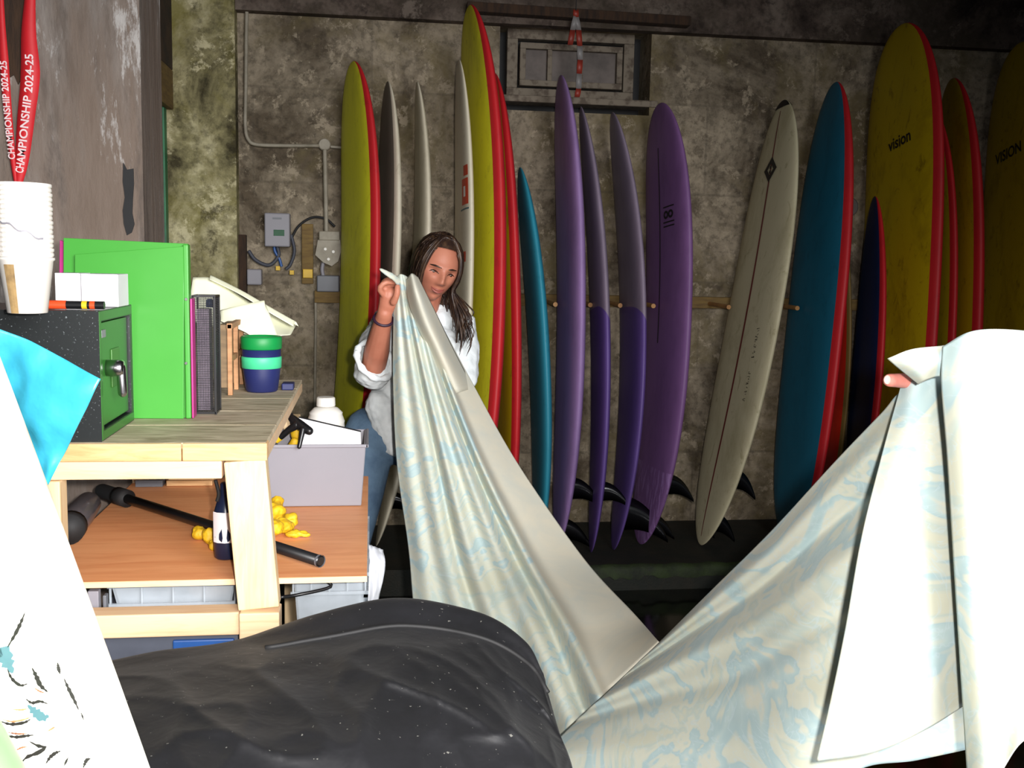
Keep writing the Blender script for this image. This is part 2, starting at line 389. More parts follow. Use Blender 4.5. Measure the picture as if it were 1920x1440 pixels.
wbox('ceiling', M['ceil'], -3.2, 5.8, 0.4, 5.5, 3.1, 3.25)
wbox('floor', M['floor'], -3.5, 6, -3, 5.5, -.1, 0)
# sooty beam along the top of the back wall
zb0 = PY(450, 20, 5.15).z; zb1 = PY(1920, 96, 5.15).z; xa, xb = px445, 5.6
xe = PY(1920, 110, 5.15).x; zb1 = zb0+(zb1-zb0)*(xb-xa)/(xe-xa)
G().hexa([(xa, 5.1, zb0), (xb, 5.1, zb1), (xb, 5.198, zb1), (xa, 5.198, zb0), (xa, 5.1, 3.1), (xb, 5.1, 3.1), (xb, 5.198, 3.1), (xa, 5.198, 3.1)])
g = G().hexa([(xa, 5.13, zb0), (xb, 5.13, zb1), (xb, 5.198, zb1), (xa, 5.198, zb0), (xa, 5.13, 3.1), (xb, 5.13, 3.1), (xb, 5.198, 3.1), (xa, 5.198, 3.1)])
struct(g.make('trim_1', M['beam'], origin=Vector((0, 0, 0))))
# dark timber lintel over the window
a = PY(875, 14, 5.09); b = PY(1292, 42, 5.09)
struct(G().bar(a, b, .045, .07).make('trim_2', M['brownwood'], bevel=.004))
# window
wn = thing('window_1', '', ''); del wn['label'], wn['category']; wn['kind'] = 'structure'
def wp(u, v, y=YW+.12): return PY(u, v, y)
yf = YW+.12
A = wp(952, 50); B = wp(1186, 205)
x0, x1, z1, z0 = A.x, B.x, A.z, B.z+.03
g = G(); t = .055
g.box(x0, x1, yf, yf+.06, z1-t, z1); g.box(x0, x1, yf, yf+.06, z0, z0+t); g.box(x0, x0+t, yf, yf+.06, z0+t, z1-t); g.box(x1-t, x1, yf, yf+.06, z0+t, z1-t)
fr = g.make('window_frame', M['peel'], wn, bevel=.004)
g = G(); i0, i1, k0, k1 = x0+t+.01, x1-t-.01, z0+t+.01, z1-t-.02; s = .03
g.box(i0, i1, yf-.015, yf+.04, k1-s, k1); g.box(i0, i1, yf-.015, yf+.04, k0, k0+s); g.box(i0, i0+s, yf-.015, yf+.04, k0+s, k1-s); g.box(i1-s, i1, yf-.015, yf+.04, k0+s, k1-s)
for u in (1030, 1088): xx = wp(u, 130).x; g.box(xx-.012, xx+.012, yf-.012, yf+.03, k0+s, k1-s)
g.make('window_sash', M['peel'], wn, bevel=.003)
G().box(i0, i1, yf+.02, yf+.028, k0, k1).make('window_pane', M['pane'], wn)
G().box(x0-.06, x1+.1, YW-.012, yf, z0-.035, z0-.002).make('window_sill', M['peel'], wn, bevel=.005)
G().box(wx0, wx1, yf+.1, yf+.12, wz0, wz1).make('window_backing', M['blackm'], wn)
# doorway strip in the left return wall
dn = thing('door_1', '', ''); del dn['label'], dn['category']; dn['kind'] = 'structure'
zt = PY(285, 120, 4.95).z; zm = PY(285, 196, 4.95).z
G().box(-1.039, -.985, 4.2, 5.0, .122, zm).make('door_panel', M['green_door'], dn, bevel=.004)
G().box(-1.0, -.955, 5.001, 5.06, .122, zm).make('door_frame', M['green_door'], dn, bevel=.004)
G().box(-1.04, -.93, 4.0, 5.099, zm, zt).make('door_lintel', M['tanwood'], dn, bevel=.004)
G().box(-1.04, -.93, 3.9, 5.099, zt, 3.09).make('door_head', M['brownwood'], dn, bevel=.006)
# raised ledge the boards stand on
g = G(); n = 90; rows = []
rnd = random.Random(3)
top = []; 
wbox('ledge', M['ledge'], -1.04, 5.6, 4.42, 5.2, 0, .12).name = 'floor_ledge'
ro = []
for i in range(140):
    x = .4+3.2*i/139; w1 = .012*math.sin(i*.9)+.01*rnd.random(); ro.append([(x, 4.43+w1, .1205+.004*rnd.random()), (x, 4.415, .124), (x, 4.400+w1*.4, .10), (x, 4.402, .075-.02*rnd.random())])
o = G().sheet(ro).make('algae_growth', M['algae'], smooth=True); tag(o, 'strip of wet green algae along the front edge of the dark ledge', 'algae'); o['kind'] = 'stuff'
# battens on the wall and pegs
za = PY(1040, 552, 5.17); xr0 = PY(590, 555, 5.17).x; xr1 = 3.9
rail = thing('peg_rail', 'long horizontal wooden batten with pegs fixed to the back wall between the boards', 'rail', (xr0, 5.17, 1.3))
G().box(xr0, xr1, 5.15, 5.199, 1.275, 1.335).make('batten', M['pinebat'] if 'pinebat' in M else M['tanwood'], rail, bevel=.003)
M['peg'] = pmat('peg wood', (176, 128, 72), (140, 96, 52), sc=14, rough=0.6)
for u in (1022, 1084, 1137, 1196, 1330, 1452):
    a = PY(u, 560, 5.16); a.z = 1.30
    G().tube([a, a+Vector((.0, -.3, -.004))], .0115, 12).make('peg', M['peg'], rail, smooth=False)

# ================================================================== SURFBOARDS
def board(kind, label, cat, nose, tail, W, T, face, rock, mats, p=(3.0, .5), pt=None, fins=(), group=None, L=46, name='surfboard', wide=.5, foot=False, angle=None, tk=1.0):
    """nose, tail: tips in world space; face: px width of the visible face; deck is on the hollow side"""
    nose = Vector(nose); tail = Vector(tail)
    for _ in range(60):      # slide along the sight line until the far edge clears the batten on the wall
        if name == 'floor' or angle is not None: break
        d = (nose+tail)/2-CP; y_ = max(nose.y+.03, (nose.y+tail.y)/2+W/2*.96+rock*.3)
        if y_ < 5.115: break
        nose = CP+(nose-CP)*.995; tail = CP+(tail-CP)*.995
    if angle is None:
        if foot: tail = CP+(tail-CP)*((.124-CP.z)/(tail-CP).z)
        else: tail.z = .124
    A = (nose-tail); Ln = A.length; A.normalize(); mid = (nose+tail)/2
    def frame(a):
        w = Vector((math.cos(a), -math.sin(a), 0)); w = (w-A*w.dot(A)).normalized(); n = w.cross(A)
        return w, n
    def width(a):
        w, n = frame(a); c = mid-n*rock*.0
        return proj(c+w*W/2)[0]-proj(c-w*W/2)[0]
    if angle is None:
        d = mid-CP; hi = math.atan2(d.y, -d.x); lo = 0
        for _ in range(40):
            m = (hi+lo)/2
            if width(m) > face: lo = m
            else: hi = m
        a = (hi+lo)/2
    else: a = math.radians(angle)
    w, n = frame(a); pt = pt or p
    def hw(t):
        if t >= wide: x = (t-wide)/(1-wide); q = p
        else: x = (wide-t)/wide; q = pt
        return W/2*max(0.0, 1-x**q[0])**q[1]
    def th(t): x = abs(2*t-1); return T/2*max(0.0, 1-x**5)**.6*(1-.25*x*x)
    def ctr(t):
        x = 2*t-1; k = 1-abs(x)**2.1
        return tail+A*Ln*t-n*rock*k
    def surf(t, s, side=1, off=0):
        """s in -1..1 across; side +1 deck"""
        c = min(1, abs(s)); sn = (max(0, 1-c**(2/.62)))**.5
        return ctr(t)+w*hw(t)*s+n*side*(th(t)*sn**.95+off)
    K = 36; ts = [0.5-0.5*math.cos(math.pi*i/L) for i in range(L+1)]
    V = []
    for t in ts:
        h = max(hw(t), 1e-4); e = max(th(t), 1e-4)
        for j in range(K):
            an = 2*math.pi*(j+.5)/K; c, sn = math.cos(an), math.sin(an)
            V.append(ctr(t)+w*h*math.copysign(abs(c)**.62, c)+n*e*math.copysign(abs(sn)**.95, sn))
    deck, rails, hull = [], [], []
    for i in range(L):
        for j in range(K):
            an = 2*math.pi*(j+1)/K; sn = math.sin(an); f = (i*K+j, i*K+(j+1) % K, (i+1)*K+(j+1) % K, (i+1)*K+j)
            (deck if sn > .5 else hull if sn < -.5 else rails).append(f)
    rails.append(tuple(range(K))[::-1]); rails.append(tuple(L*K+j for j in range(K)))
    base = tail.copy()
    t_ = thing(kind, label, cat, base, group)
    def sub(fs, nm, mt):
        used = sorted({i for f in fs for i in f}); mp = {v: i for i, v in enumerate(used)}
        return mesh(nm, [V[i] for i in used], [tuple(mp[i] for i in f) for f in fs], mt, t_)
    if len(mats) == 1: body = sub(deck+rails+hull, 'board_body', mats[0])
    else:
        sub(deck, 'deck', mats[0]); sub(rails, 'rail_band', mats[1]); sub(hull, 'hull', mats[2] if len(mats) > 2 else mats[1])
    for (t, s, size) in fins:
        # swept fin on the hull side
        b0 = ctr(t)+w*hw(t)*s-n*th(t)*.75; prof = []
        m = 12; front = []; back = []
        for i in range(m+1):
            f = i/m
            front.append((.75-1.38*f**2.3, f)); back.append((-.38-.40*f**1.2+(.16*math.sin(math.pi*f)), f))
        out = front+back[::-1]
        P = []
        for (x, y) in out:
            ww = .006*(1-y*.7)
            P.append((x, y, ww))
        Vf = []; Ff = []
        for i in range(m+1):
            fx, fy = front[i]; bx, by = back[i]; wt = .005*(1-.75*fy)
            for (xx, ws) in ((fx, 0), (fx*.65+bx*.35, 1), (bx, 0), (fx*.65+bx*.35, -1)):
                Vf.append(b0+A*size*.62*xx-n*size*(fy-.06)+w*ws*wt)
        for i in range(m):
            for j in range(4): Ff.append((i*4+j, i*4+(j+1) % 4, (i+1)*4+(j+1) % 4, (i+1)*4+j))
        Ff.append((0, 3, 2, 1)); Ff.append((m*4, m*4+1, m*4+2, m*4+3))
        mesh('fin', Vf, Ff, M['fin'], t_)
    return t_, surf, Ln, W, (w, n, A)
def dec_text(b, txt, size, t, s, rot=0, mat=None, name='print', side=1):
    th_, surf, Ln, W, fr = b
    V, Fc = text_mesh(txt, size); out = []
    c, sn = math.cos(rot), math.sin(rot)
    for v in V:
        x, y = v.x*c-v.y*sn, v.x*sn+v.y*c
        out.append(surf(t+y/Ln, s+x/(W/2), side, .0022))
    return mesh(name, out, Fc, mat or M['ink'], th_, smooth=False)
def dec_quad(b, t0, t1, s0, s1, mat, name, n=12, off=.0018):
    th_, surf, Ln, W, fr = b
    rows = [[surf(t0+(t1-t0)*i/n, s0+(s1-s0)*j/6, 1, off) for j in range(7)] for i in range(n+1)]
    g = G().sheet(rows); return mesh(name, g.V, g.F, mat, th_)
SOFT = 'soft surfboards leaning along the back wall'
def NT(nu, nv, ny, tu, tv, ty): return PY(nu, nv, ny), PY(tu, tv, ty)
YR = [M['b_yellow'], M['b_red'], M['b_red']]; YR2 = [M['b_yellow2'], M['b_red'], M['b_red']]
# 1 left yellow
n_, t_ = NT(660, 116, 4.95, 622, 960, 4.72)
b1 = board('surfboard', 'yellow surfboard with red rail, first board on the left beside the electrical boxes', 'surfboard', n_, t_, .56, .085, 60, .08, YR, p=(4.4, .5), group=SOFT)
# 2 grey/white
n_, t_ = NT(726, 153, 5.0, 668, 990, 4.8)
board('surfboard', 'grey-faced surfboard with pale rail, just right of the first yellow board', 'surfboard', n_, t_, .50, .065, 36, .06, [M['b_grey'], M['b_white'], M['b_white']], p=(3.0, .5), group=SOFT)
# tail of a pale board seen beside the cloth
n_, t_ = NT(782, 152, 5.0, 705, 1024, 4.72)
b3 = board('surfboard', 'narrow cream surfboard directly behind the dark-haired person, its tail showing right of the grey box', 'surfboard', n_, t_, .48, .06, 20, .10, [M['b_white']], p=(2.4, .58), fins=((.1, .5, .12),), group=SOFT, foot=True)
# 4 white with orange patch
n_, t_ = NT(860, 112, 4.66, 826, 1000, 4.44)
b4 = board('surfboard', 'white surfboard with an orange-red rectangle, between the dark-haired person and tallest yellow board', 'surfboard', n_, t_, .36, .05, 26, .06, [M['b_white']], p=(3.2, .5), group=SOFT)
dec_quad(b4, .71, .76, .45, .93, M['inkred'], 'orange_patch'); dec_quad(b4, .765, .785, .62, .93, M['inkred'], 'orange_patch')
dec_quad(b4, .70, .703, .3, .95, M['inkteal'], 'thin_stripe'); dec_quad(b4, .60, .62, .55, .8, M['inkred'], 'small_red_mark')
dec_quad(b4, .725, .745, .62, .78, M['white'], 'logo_cutout', off=.003)
# 5 tall yellow
n_, t_ = NT(878, 12, 4.80, 862, 1010, 4.50)
b5 = board('surfboard', 'tallest yellow surfboard with red rail, beside the dark-haired person, left of the window', 'surfboard', n_, t_, .60, .095, 56, .10, YR, p=(4.4, .5), group=SOFT)
# 6 behind
n_, t_ = NT(925, 138, 5.05, 942, 985, 4.85)
board('surfboard', 'red-railed surfboard tucked between the tallest yellow board and the thin teal board', 'surfboard', n_, t_, .54, .08, 40, .04, [M['b_yellow2'], M['b_red'], M['b_red']], p=(3.4, .5), group=SOFT)
# 7 teal
n_, t_ = NT(974, 314, 5.05, 1010, 985, 4.84)
board('surfboard', 'thin teal surfboard seen edge-on between the red-railed board and first purple board', 'surfboard', n_, t_, .50, .07, 24, .05, [M['b_teal']], p=(3.0, .5), group=SOFT)
# 8 purple
n_, t_ = NT(1050, 142, 5.0, 1045, 1000, 4.80)
M['p8'] = tailprint('purple foam tail print', (150, 120, 172), .50)
b8 = board('surfboard', 'lilac surfboard seen edge-on in front of the window, leftmost of the four purple ones', 'surfboard', n_, t_, .54, .08, 38, .06, [M['p8']], p=(3.6, .5), pt=(2.8, .5), fins=((.125, .6, .15), (.03, .0, .16)), group=SOFT)
# 9
n_, t_ = NT(1088, 200, 5.0, 1108, 1036, 4.66)
M['p9'] = twotone('lavender over purple', (142, 128, 146), (104, 80, 148), PY(1125, 590, 4.75), 1.6)
board('surfboard', 'narrow two-tone purple surfboard, second of the four purple ones from the left', 'surfboard', n_, t_, .50, .058, 24, .07, [M['p9']], p=(2.3, .55), pt=(2.6, .5), fins=((.13, .6, .13),), group=SOFT, foot=True)
# 10
n_, t_ = NT(1147, 211, 5.0, 1150, 1031, 4.66)
M['p10'] = twotone('lavender over purple 2', (142, 128, 146), (104, 80, 148), PY(1188, 585, 4.75), 1.6)
board('surfboard', 'two-tone purple surfboard with big black fin, third purple one from the left', 'surfboard', n_, t_, .52, .06, 38, .10, [M['p10']], p=(2.4, .52), pt=(2.6, .5), fins=((.07, .1, .24),), group=SOFT, foot=True)
# 11
n_, t_ = NT(1236, 194, 5.02, 1200, 1020, 4.74)
M['p11'] = tailprint('purple foam tail print 2', (128, 90, 142), .52)
b11 = board('surfboard', 'broad violet surfboard with small logo, rightmost of the four purple ones', 'surfboard', n_, t_, .58, .085, 76, .09, [M['p11']], p=(4.4, .5), pt=(3.0, .5), fins=((.14, .75, .14), (.045, .3, .14)), group=SOFT, foot=True)
dec_quad(b11, .46, .90, -.02, .02, M['ink'], 'stringer_line', 30)
th_, surf, Ln, W, fr = b11
g = G()
for cs in (.30, .50):
    ring = []
    for r_ in (.009, .020):
        ring.append([surf(.745+r_*math.sin(a*math.pi/12)/Ln, cs+r_*1.5*math.cos(a*math.pi/12)/(W/2), 1, .003) for a in range(25)])
    g.sheet(ring)
g.make('ring_logo', M['ink'], th_)
for t_ in (.761, .727, .718): dec_quad(b11, t_, t_+.003, .17, .63, M['ink'], 'logo_bar', 3)
# 12 cream with black nose
n_, t_ = NT(1470, 188, 5.04, 1314, 1022, 4.72)
b12 = board('surfboard', 'leaning cream fibreglass surfboard with black nose tip and diamond logo', 'surfboard', n_, t_, .55, .07, 96, .05, [M['b_cream']], p=(2.5, .52), pt=(2.6, .55), fins=((.15, .6, .14), (.05, .35, .14), (.035, -.7, .09)), foot=True)
dec_quad(b12, .02, .975, -.03, .03, M['maroon'], 'stringer', 60)
th_, surf, Ln, W, fr = b12
rows = [[surf(.982+.0175*i/6, -.97+1.94*j/12, 1, .0035) for j in range(13)] for i in range(7)]
rows2 = [[surf(.982+.0175*i/6, -.97+1.94*j/12, -1, .0035) for j in range(13)] for i in range(7)]
G().sheet(rows).sheet(rows2).make('nose_tip', M['ink'], th_)
g = G(); ct = .842
def dia(r0, r1):
    V = []
    for r in (r0, r1):
        for (dx, dy) in ((r, 0), (0, r), (-r, 0), (0, -r)):
            V.append(surf(ct+dy/Ln, .0+dx*1.25/(W/2), 1, .0035))
    g.add(V, [(0, 1, 5, 4), (1, 2, 6, 5), (2, 3, 7, 6), (3, 0, 4, 7)])
dia(.066, .03)
for (dx, dy) in ((0, .012), (0, -.012)):
    V = [surf(ct+(dy+.010*math.sin(a*math.pi/6))/Ln, (dx+.012*math.cos(a*math.pi/6))/(W/2), 1, .0036) for a in range(12)]
    g.add(V, [tuple(range(12))])
g.make('diamond_logo', M['ink'], th_)
g = G(); rn = random.Random(4); t_ = .325
while t_ < .485:            # worn, unreadable row of small characters
    if abs(t_-.40) > .006:
        for k in range(rn.choice((2, 3, 3))):
            a0 = t_+rn.uniform(0, .007); b0 = a0+rn.uniform(-.003, .004); s0, s1 = rn.choice(((.50, .58), (.50, .54), (.54, .585), (.50, .585)))
            P_ = [surf(a0, s0, 1, .002), surf(a0+.0012, s0, 1, .002), surf(b0+.0012, s1, 1, .002), surf(b0, s1, 1, .002)]; g.add(P_, [(0, 1, 2, 3)])
    t_ += .0115
g.make('worn_lettering', M['ink'], th_, smooth=False)
# 13 petrol blue / red
n_, t_ = NT(1566, 154, 5.0, 1478, 985, 4.80)
b13 = board('surfboard', 'wide petrol-blue surfboard with a red rail, immediately right of the cream board', 'surfboard', n_, t_, .60, .09, 100, .02, [M['b_blue'], M['b_red'], M['b_red']], p=(2.2, .5), pt=(3.6, .5), fins=(), group=SOFT)
# 14 orange-red behind
n_, t_ = NT(1574, 372, 5.05, 1545, 960, 4.95)
board('surfboard', 'bright red and brown-edged surfboard squeezed behind the blue one with red rail', 'surfboard', n_, t_, .38, .045, 54, .02, [M['b_red2'], M['b_wood'], M['b_wood']], p=(1.8, .7), group=SOFT)
# 16 large yellow VISION
n_, t_ = NT(1690, 46, 4.98, 1640, 1035, 4.72)
b16 = board('surfboard', 'broad yellow surfboard with faded black word near its top, behind the navy one', 'surfboard', n_, t_, .66, .095, 140, .06, YR2, p=(4.6, .5), group=SOFT)
dec_text(b16, 'vision', .085, .775, .12, .12, name='faded_word')
# 15 small navy
n_, t_ = NT(1640, 368, 4.72, 1590, 990, 4.56)
board('surfboard', 'short navy surfboard with thin red rail, standing before the broad yellow board', 'surfboard', n_, t_, .50, .06, 50, .03, [M['b_navy'], M['b_red'], M['b_red']], p=(1.8, .52), group=SOFT)
# 17 behind
n_, t_ = NT(1745, 205, 4.92, 1714, 1000, 4.72)
board('surfboard', 'mostly hidden yellow surfboard whose red rail shows between two larger yellow ones', 'surfboard', n_, t_, .50, .07, 64, .07, YR2, p=(4.0, .5), group=SOFT)
# 18
n_, t_ = NT(1784, 148, 5.0, 1758, 1010, 4.78)
board('surfboard', 'rounded yellow surfboard with red rail, second yellow one from the right frame edge', 'surfboard', n_, t_, .58, .09, 76, .07, YR2, p=(4.2, .5), group=SOFT)
# 19
n_, t_ = NT(1912, 80, 4.95, 1850, 1040, 4.72)
b19 = board('surfboard', 'yellow surfboard cut by the right edge of the photo, dark word on its face', 'surfboard', n_, t_, .62, .09, 128, .05, YR2, p=(4.6, .5), group=SOFT)
dec_text(b19, 'VISION', .078, .782, -.1, .12, name='printed_word')
# dark hidden fin by the blue board
# ================================================================== BENCH
zt = 1.129
bench = thing('workbench', 'rough pine workbench on the left with grimy worktop and orange shelf', 'workbench', (-.6, 2.05, 0))
g = G(); ys = [2.05, 2.27, 2.48, 2.70, 2.91, 3.12]
for i in range(5): G_ = g.box(-1.15, -.207, ys[i]+.0015, ys[i+1]-.0015, zt-.012, zt)
g.make('worktop', M['worktop'], bench, bevel=.002)
G().box(-1.15, -.371, 2.045, 2.085, zt-.036, zt-.0005).make('front_plank', M['pine_x'], bench, bevel=.002)
G().box(-.369, -.205, 2.045, 2.085, zt-.036, zt-.0005).make('front_plank', M['pine_x'], bench, bevel=.002)
G().box(-.25, -.206, 2.087, 3.12, zt-.037, zt-.0125).make('side_plank', M['pine_h'], bench, bevel=.002)
G().box(-1.15, -.294, 2.05, 2.09, zt-.073, zt-.037).make('apron', M['pine_h'], bench, bevel=.002)
# right front leg (leans slightly)
a = PY(458, 858, 2.045); b = PY(481, 1143, 2.045)
G().bar((a.x, 2.07, zt-.0365), (b.x+.004, 2.07, b.z), .082, .045).make('leg', M['pine'], bench, bevel=.003)
c1 = PY(489, 1205, 2.045)
G().box(PY(450, 1180, 2.045).x, PY(525, 1180, 2.045).x, 2.03, 2.09, PY(480, 1198, 2.04).z, PY(480, 1146, 2.04).z-.001).make('foot_block', M['pine_h'], bench, bevel=.003)
G().box(PY(454, 1230, 2.045).x, PY(521, 1230, 2.045).x, 2.04, 2.088, 0, PY(480, 1199, 2.04).z).make('leg', M['pine'], bench, bevel=.003)
G().box(-.69, -.600, 2.04, 2.088, 0, zt-.074).make('leg', M['pine'], bench, bevel=.003)
G().box(-.69, -.64, 3.03, 3.10, 0, zt-.014).make('leg', M['pine'], bench, bevel=.003)
G().box(-.256, -.21, 3.03, 3.10, 0, zt-.102).make('leg', M['pine'], bench, bevel=.003)
zr1 = PY(300, 1152, 2.05).z; zr0 = PY(300, 1195, 2.05).z
G().box(-.61, PY(449, 1170, 2.05).x, 2.05, 2.105, zr0, zr1).make('lower_rail', M['pine_h'], bench, bevel=.003)
G().box(-.69, -.006, 2.1, 3.10, .820, .833).make('shelf', M['ply'], bench, bevel=.001)
G().box(-.69, -.006, 2.0985, 2.0995, .8205, .8328).make('shelf_edge', M['pine_h'], bench)
# ------------- things on the worktop
zs = PY(190, 583, 2.06).z
sf = thing('safe', 'black speckled metal safe with green door and chrome handle on the workbench', 'safe', (-.7, 2.06, zt))
xs = -.524
ysb = 2.335
# body: shell with a recessed door on +x face
g = G()
g.box(-.92, xs-.03, 2.078, ysb, zt+.001, zs); g.box(-.92, xs, 2.06, 2.078, zt+.001, zs); 
g.box(xs-.03, xs, 2.078, ysb, zs-.022, zs); g.box(xs-.03, xs, 2.078, ysb, zt+.001, zt+.022)
g.box(xs-.03, xs, ysb-.018, ysb, zt+.022, zs-.022)
g.make('safe_body', M['safe'], sf)
G().box(xs-.0005, xs+.0008, 2.063, ysb-.002, zs-.02, zs-.002).box(xs-.0005, xs+.0008, 2.063, ysb-.002, zt+.003, zt+.02).box(xs-.0005, xs+.0008, 2.063, 2.076, zt+.02, zs-.02).make('door_surround', M['safegreen'], sf)
door = G().box(xs-.02, xs-.006, 2.081, ysb-.022, zt+.026, zs-.026).make('safe_door', M['safegreen'], sf, bevel=.002)
zh = (zt+zs)/2+.01
G().lathe((xs-.006, 2.135, zh), [(.017, 0), (.017, .03), (.014, .034)], 24, (1, 0, 0)).make('handle_hub', M['metal'], door, smooth=True)
G().capsule([(xs+.022, 2.135, zh), (xs+.024, 2.135, zh-.05)], [.0095, .0095]).make('handle_lever', M['metal'], door, smooth=True)
G().box(xs-.007, xs-.003, 2.17, 2.235, zh-.045, zh+.035).make('keypad_plate', pmat('keypad olive', (60, 110, 40), None, rough=.4), door, bevel=.002)
G().box(xs-.005, xs-.002, 2.09, 2.12, zs-.055, zs-.04).make('sticker', M['grey'], door)
# cups stack
cz = zs+.0015
cc = PZ(52, 588, cz); 
cups = thing('paper_cup_stack', 'tall stack of white paper cups in clear wrap standing on the safe', 'cup stack', (cc.x, cc.y, cz))
zc_top = PY(52, 338, cc.y).z; Hh = zc_top-cz; k = cc.y/1900
r0 = .5*66*k; r1 = .5*92*k; hc = Hh*.40
prof = [(r0*.85, 0.001), (r0, .002), (r1*.97, hc), (r1*1.03, hc+.002), (r1*1.03, hc+.006)]
G().lathe((cc.x, cc.y, cz), prof, 40).make('paper_cup', M['cup'], cups, smooth=True)
nst = 16
for i in range(nst):
    z = hc+.0065+(Hh-hc-.012)*i/nst; dz = (Hh-hc-.012)/nst
    G().lathe((cc.x+.0006*math.sin(i*2.1), cc.y, cz+z), [(r1*.95, 0), (r1*1.0, dz*.35), (r1*1.005, dz*.8), (r1*.985, dz*.98)], 32).make('paper_cup', M['cup'], cups, smooth=False)
G().sheet([[Vector((cc.x, cc.y, cz))+Vector((math.sin(a)*(r0+(r1-r0)*f+.0007), -math.cos(a)*(r0+(r1-r0)*f+.0007), hc*f)) for a in (-.55, -.4, -.25, -.12)] for f in (.02, .3, .6, .93)]).make('tan_print', pmat('tan print', (168, 138, 92), (128, 104, 72), sc=60), cups)
rw = []
for i in range(2):
    rw.append([Vector((cc.x, cc.y, cz))+Vector((math.sin(a/20*1.9-.95)*(r1*1.03+.001), -math.cos(a/20*1.9-.95)*(r1*1.03+.001), Hh*.72-a/20*.04+i*.003+.003*math.sin(a))) for a in range(21)])
G().sheet(rw).make('wrap_crease', M['grey'], cups)
# white boxes
o = G().box(PY(104, 560, 2.2).x, PY(152, 560, 2.2).x-.001, 2.2, 2.28, zs+.001, PY(120, 512, 2.2).z).make('small_carton', M['card'], bevel=.001); tag(o, 'small plain white carton on the safe beside the stack of cups', 'box', 'white cartons on the safe')
o = G().box(PY(152, 560, 2.2).x+.001, PY(222, 560, 2.2).x, 2.2, 2.29, zs+.001, PY(190, 514, 2.2).z).make('small_carton', M['card'], bevel=.001); tag(o, 'wider grey-white carton on the safe in front of the green folder', 'box', 'white cartons on the safe')
# pens
def pen(name, label, u0, u1, v, yy, r, mats, nib=True):
    a = PY(u0, v, yy); b = PY(u1, v, yy); a.z = b.z = zs+r+.001
    t = thing(name, label, 'pen', a); D = b-a
    n = len(mats)
    for i, (f0, f1, m, rr, nm) in enumerate(mats):
        G().tube([a+D*f0, a+D*f1], r*rr, 14).make(nm, M[m], t, smooth=False)
    return t
pen('ballpoint_pen', 'slim blue pen lying on the front edge of the safe', 14, 72, 580, 2.085, .0045, [(0, .15, 'blue', .5, 'pen_tip'), (.15, 1, 'blue', 1, 'pen_barrel')])
pen('marker_pen', 'thick marker with orange cap and black barrel on the safe', 73, 196, 575, 2.09, .0085, [(0, .42, 'orange', 1, 'cap'), (.42, 1, 'black', .92, 'pen_barrel'), (.66, .74, 'tag', .95, 'label_band'), (.78, .86, 'orange', .95, 'label_band')])
# green folder
fy = PZ(345, 786, zt).y
fd = thing('box_folder', 'large lime green corrugated plastic folder standing behind the safe', 'folder', (-.4, fy, zt))
def quad_slab(name, pts, th, mat, parent, bevel=.001):
    pts = [Vector(p) for p in pts]; nrm = (pts[1]-pts[0]).cross(pts[3]-pts[0]).normalized()
    if nrm.y < 0: nrm = -nrm
    g = G().hexa([p for p in pts]+[p+nrm*th for p in pts])
    return g.make(name, mat, parent, bevel=bevel)
def cor(u, v, y, z=None):
    p = PY(u, v, y)
    if z is not None: p.z = z
    return p
quad_slab('back_cover', [cor(118, 785, fy+.03, zt+.001), cor(352, 785, fy+.012, zt+.001), cor(352, 457, fy+.012), cor(119, 446, fy+.03)], .010, M['lime'], fd)
quad_slab('front_flap', [cor(140, 785, fy+.012, zt+.001), cor(344, 785, fy, zt+.001), cor(345, 462, fy), cor(140, 477, fy+.012)], .004, M['lime'], fd)
G().box(cor(345, 600, fy).x, cor(355, 600, fy).x, fy-.001, fy+.03, zt+.001, cor(350, 458, fy).z).make('spine', M['lime'], fd, bevel=.003)
for v in (561, 681):
    p = cor(349, v, fy-.002); G().lathe(p, [(.0035, 0), (.003, .002)], 12, (0, -1, 0)).make('snap', M['metal'], fd)
pf = thing('pink_folder', 'magenta folder showing a thin edge behind the lime green one', 'folder', (-.4, fy+.05, zt))
quad_slab('cover', [cor(108, 785, fy+.05, zt+.001), cor(352, 785, fy+.04, zt+.001), cor(354, 540, fy+.04), cor(112, 450, fy+.05)], .01, M['pink'], pf)
G().box(cor(352, 600, fy+.01).x+.006, cor(361, 600, fy+.01).x, fy+.005, fy+.045, zt+.001, cor(358, 560, fy).z).make('spine', M['pink'], pf, bevel=.002)
# black mesh organiser
y0 = PZ(380, 778, zt).y; 
mo = thing('mesh_file_holder', 'black wire mesh file holder standing right of the green folder', 'file holder', (-.3, y0, zt))
xa_ = PY(363, 700, y0).x; xb_ = PY(404, 700, y0).x; zt_ = PY(400, 556, y0).z
g = G(); dpt = .07; t = .0022
for x in (xa_, xb_):
    for y in (y0, y0+dpt): g.box(x-t, x+t, y-t, y+t, zt+.001, zt_)
for z in (zt+.005, zt_): 
    for y in (y0, y0+dpt): g.box(xa_, xb_, y-t, y+t, z-t, z+t)
    for x in (xa_, xb_): g.box(x-t, x+t, y0, y0+dpt, z-t, z+t)
g.make('frame', M['black'], mo)
g = G(); w = .0006; nx = 16; nz = 66
for i in range(nx+1):
    x = xa_+(xb_-xa_)*i/nx; g.box(x-w, x+w, y0-w, y0+w, zt+.003, zt_)
for i in range(nz+1):
    z = zt+.003+(zt_-zt-.003)*i/nz; g.box(xa_, xb_, y0-w, y0+w, z-w, z+w)
for i in range(40):
    y = y0+dpt*i/40; g.box(xb_-w, xb_+w, y-w, y+w, zt+.003, zt_)
for i in range(nz+1):
    z = zt+.003+(zt_-zt-.003)*i/nz; g.box(xb_-w, xb_+w, y0, y0+dpt, z-w, z+w)
g.make('wire_mesh', M['blackm'], mo)
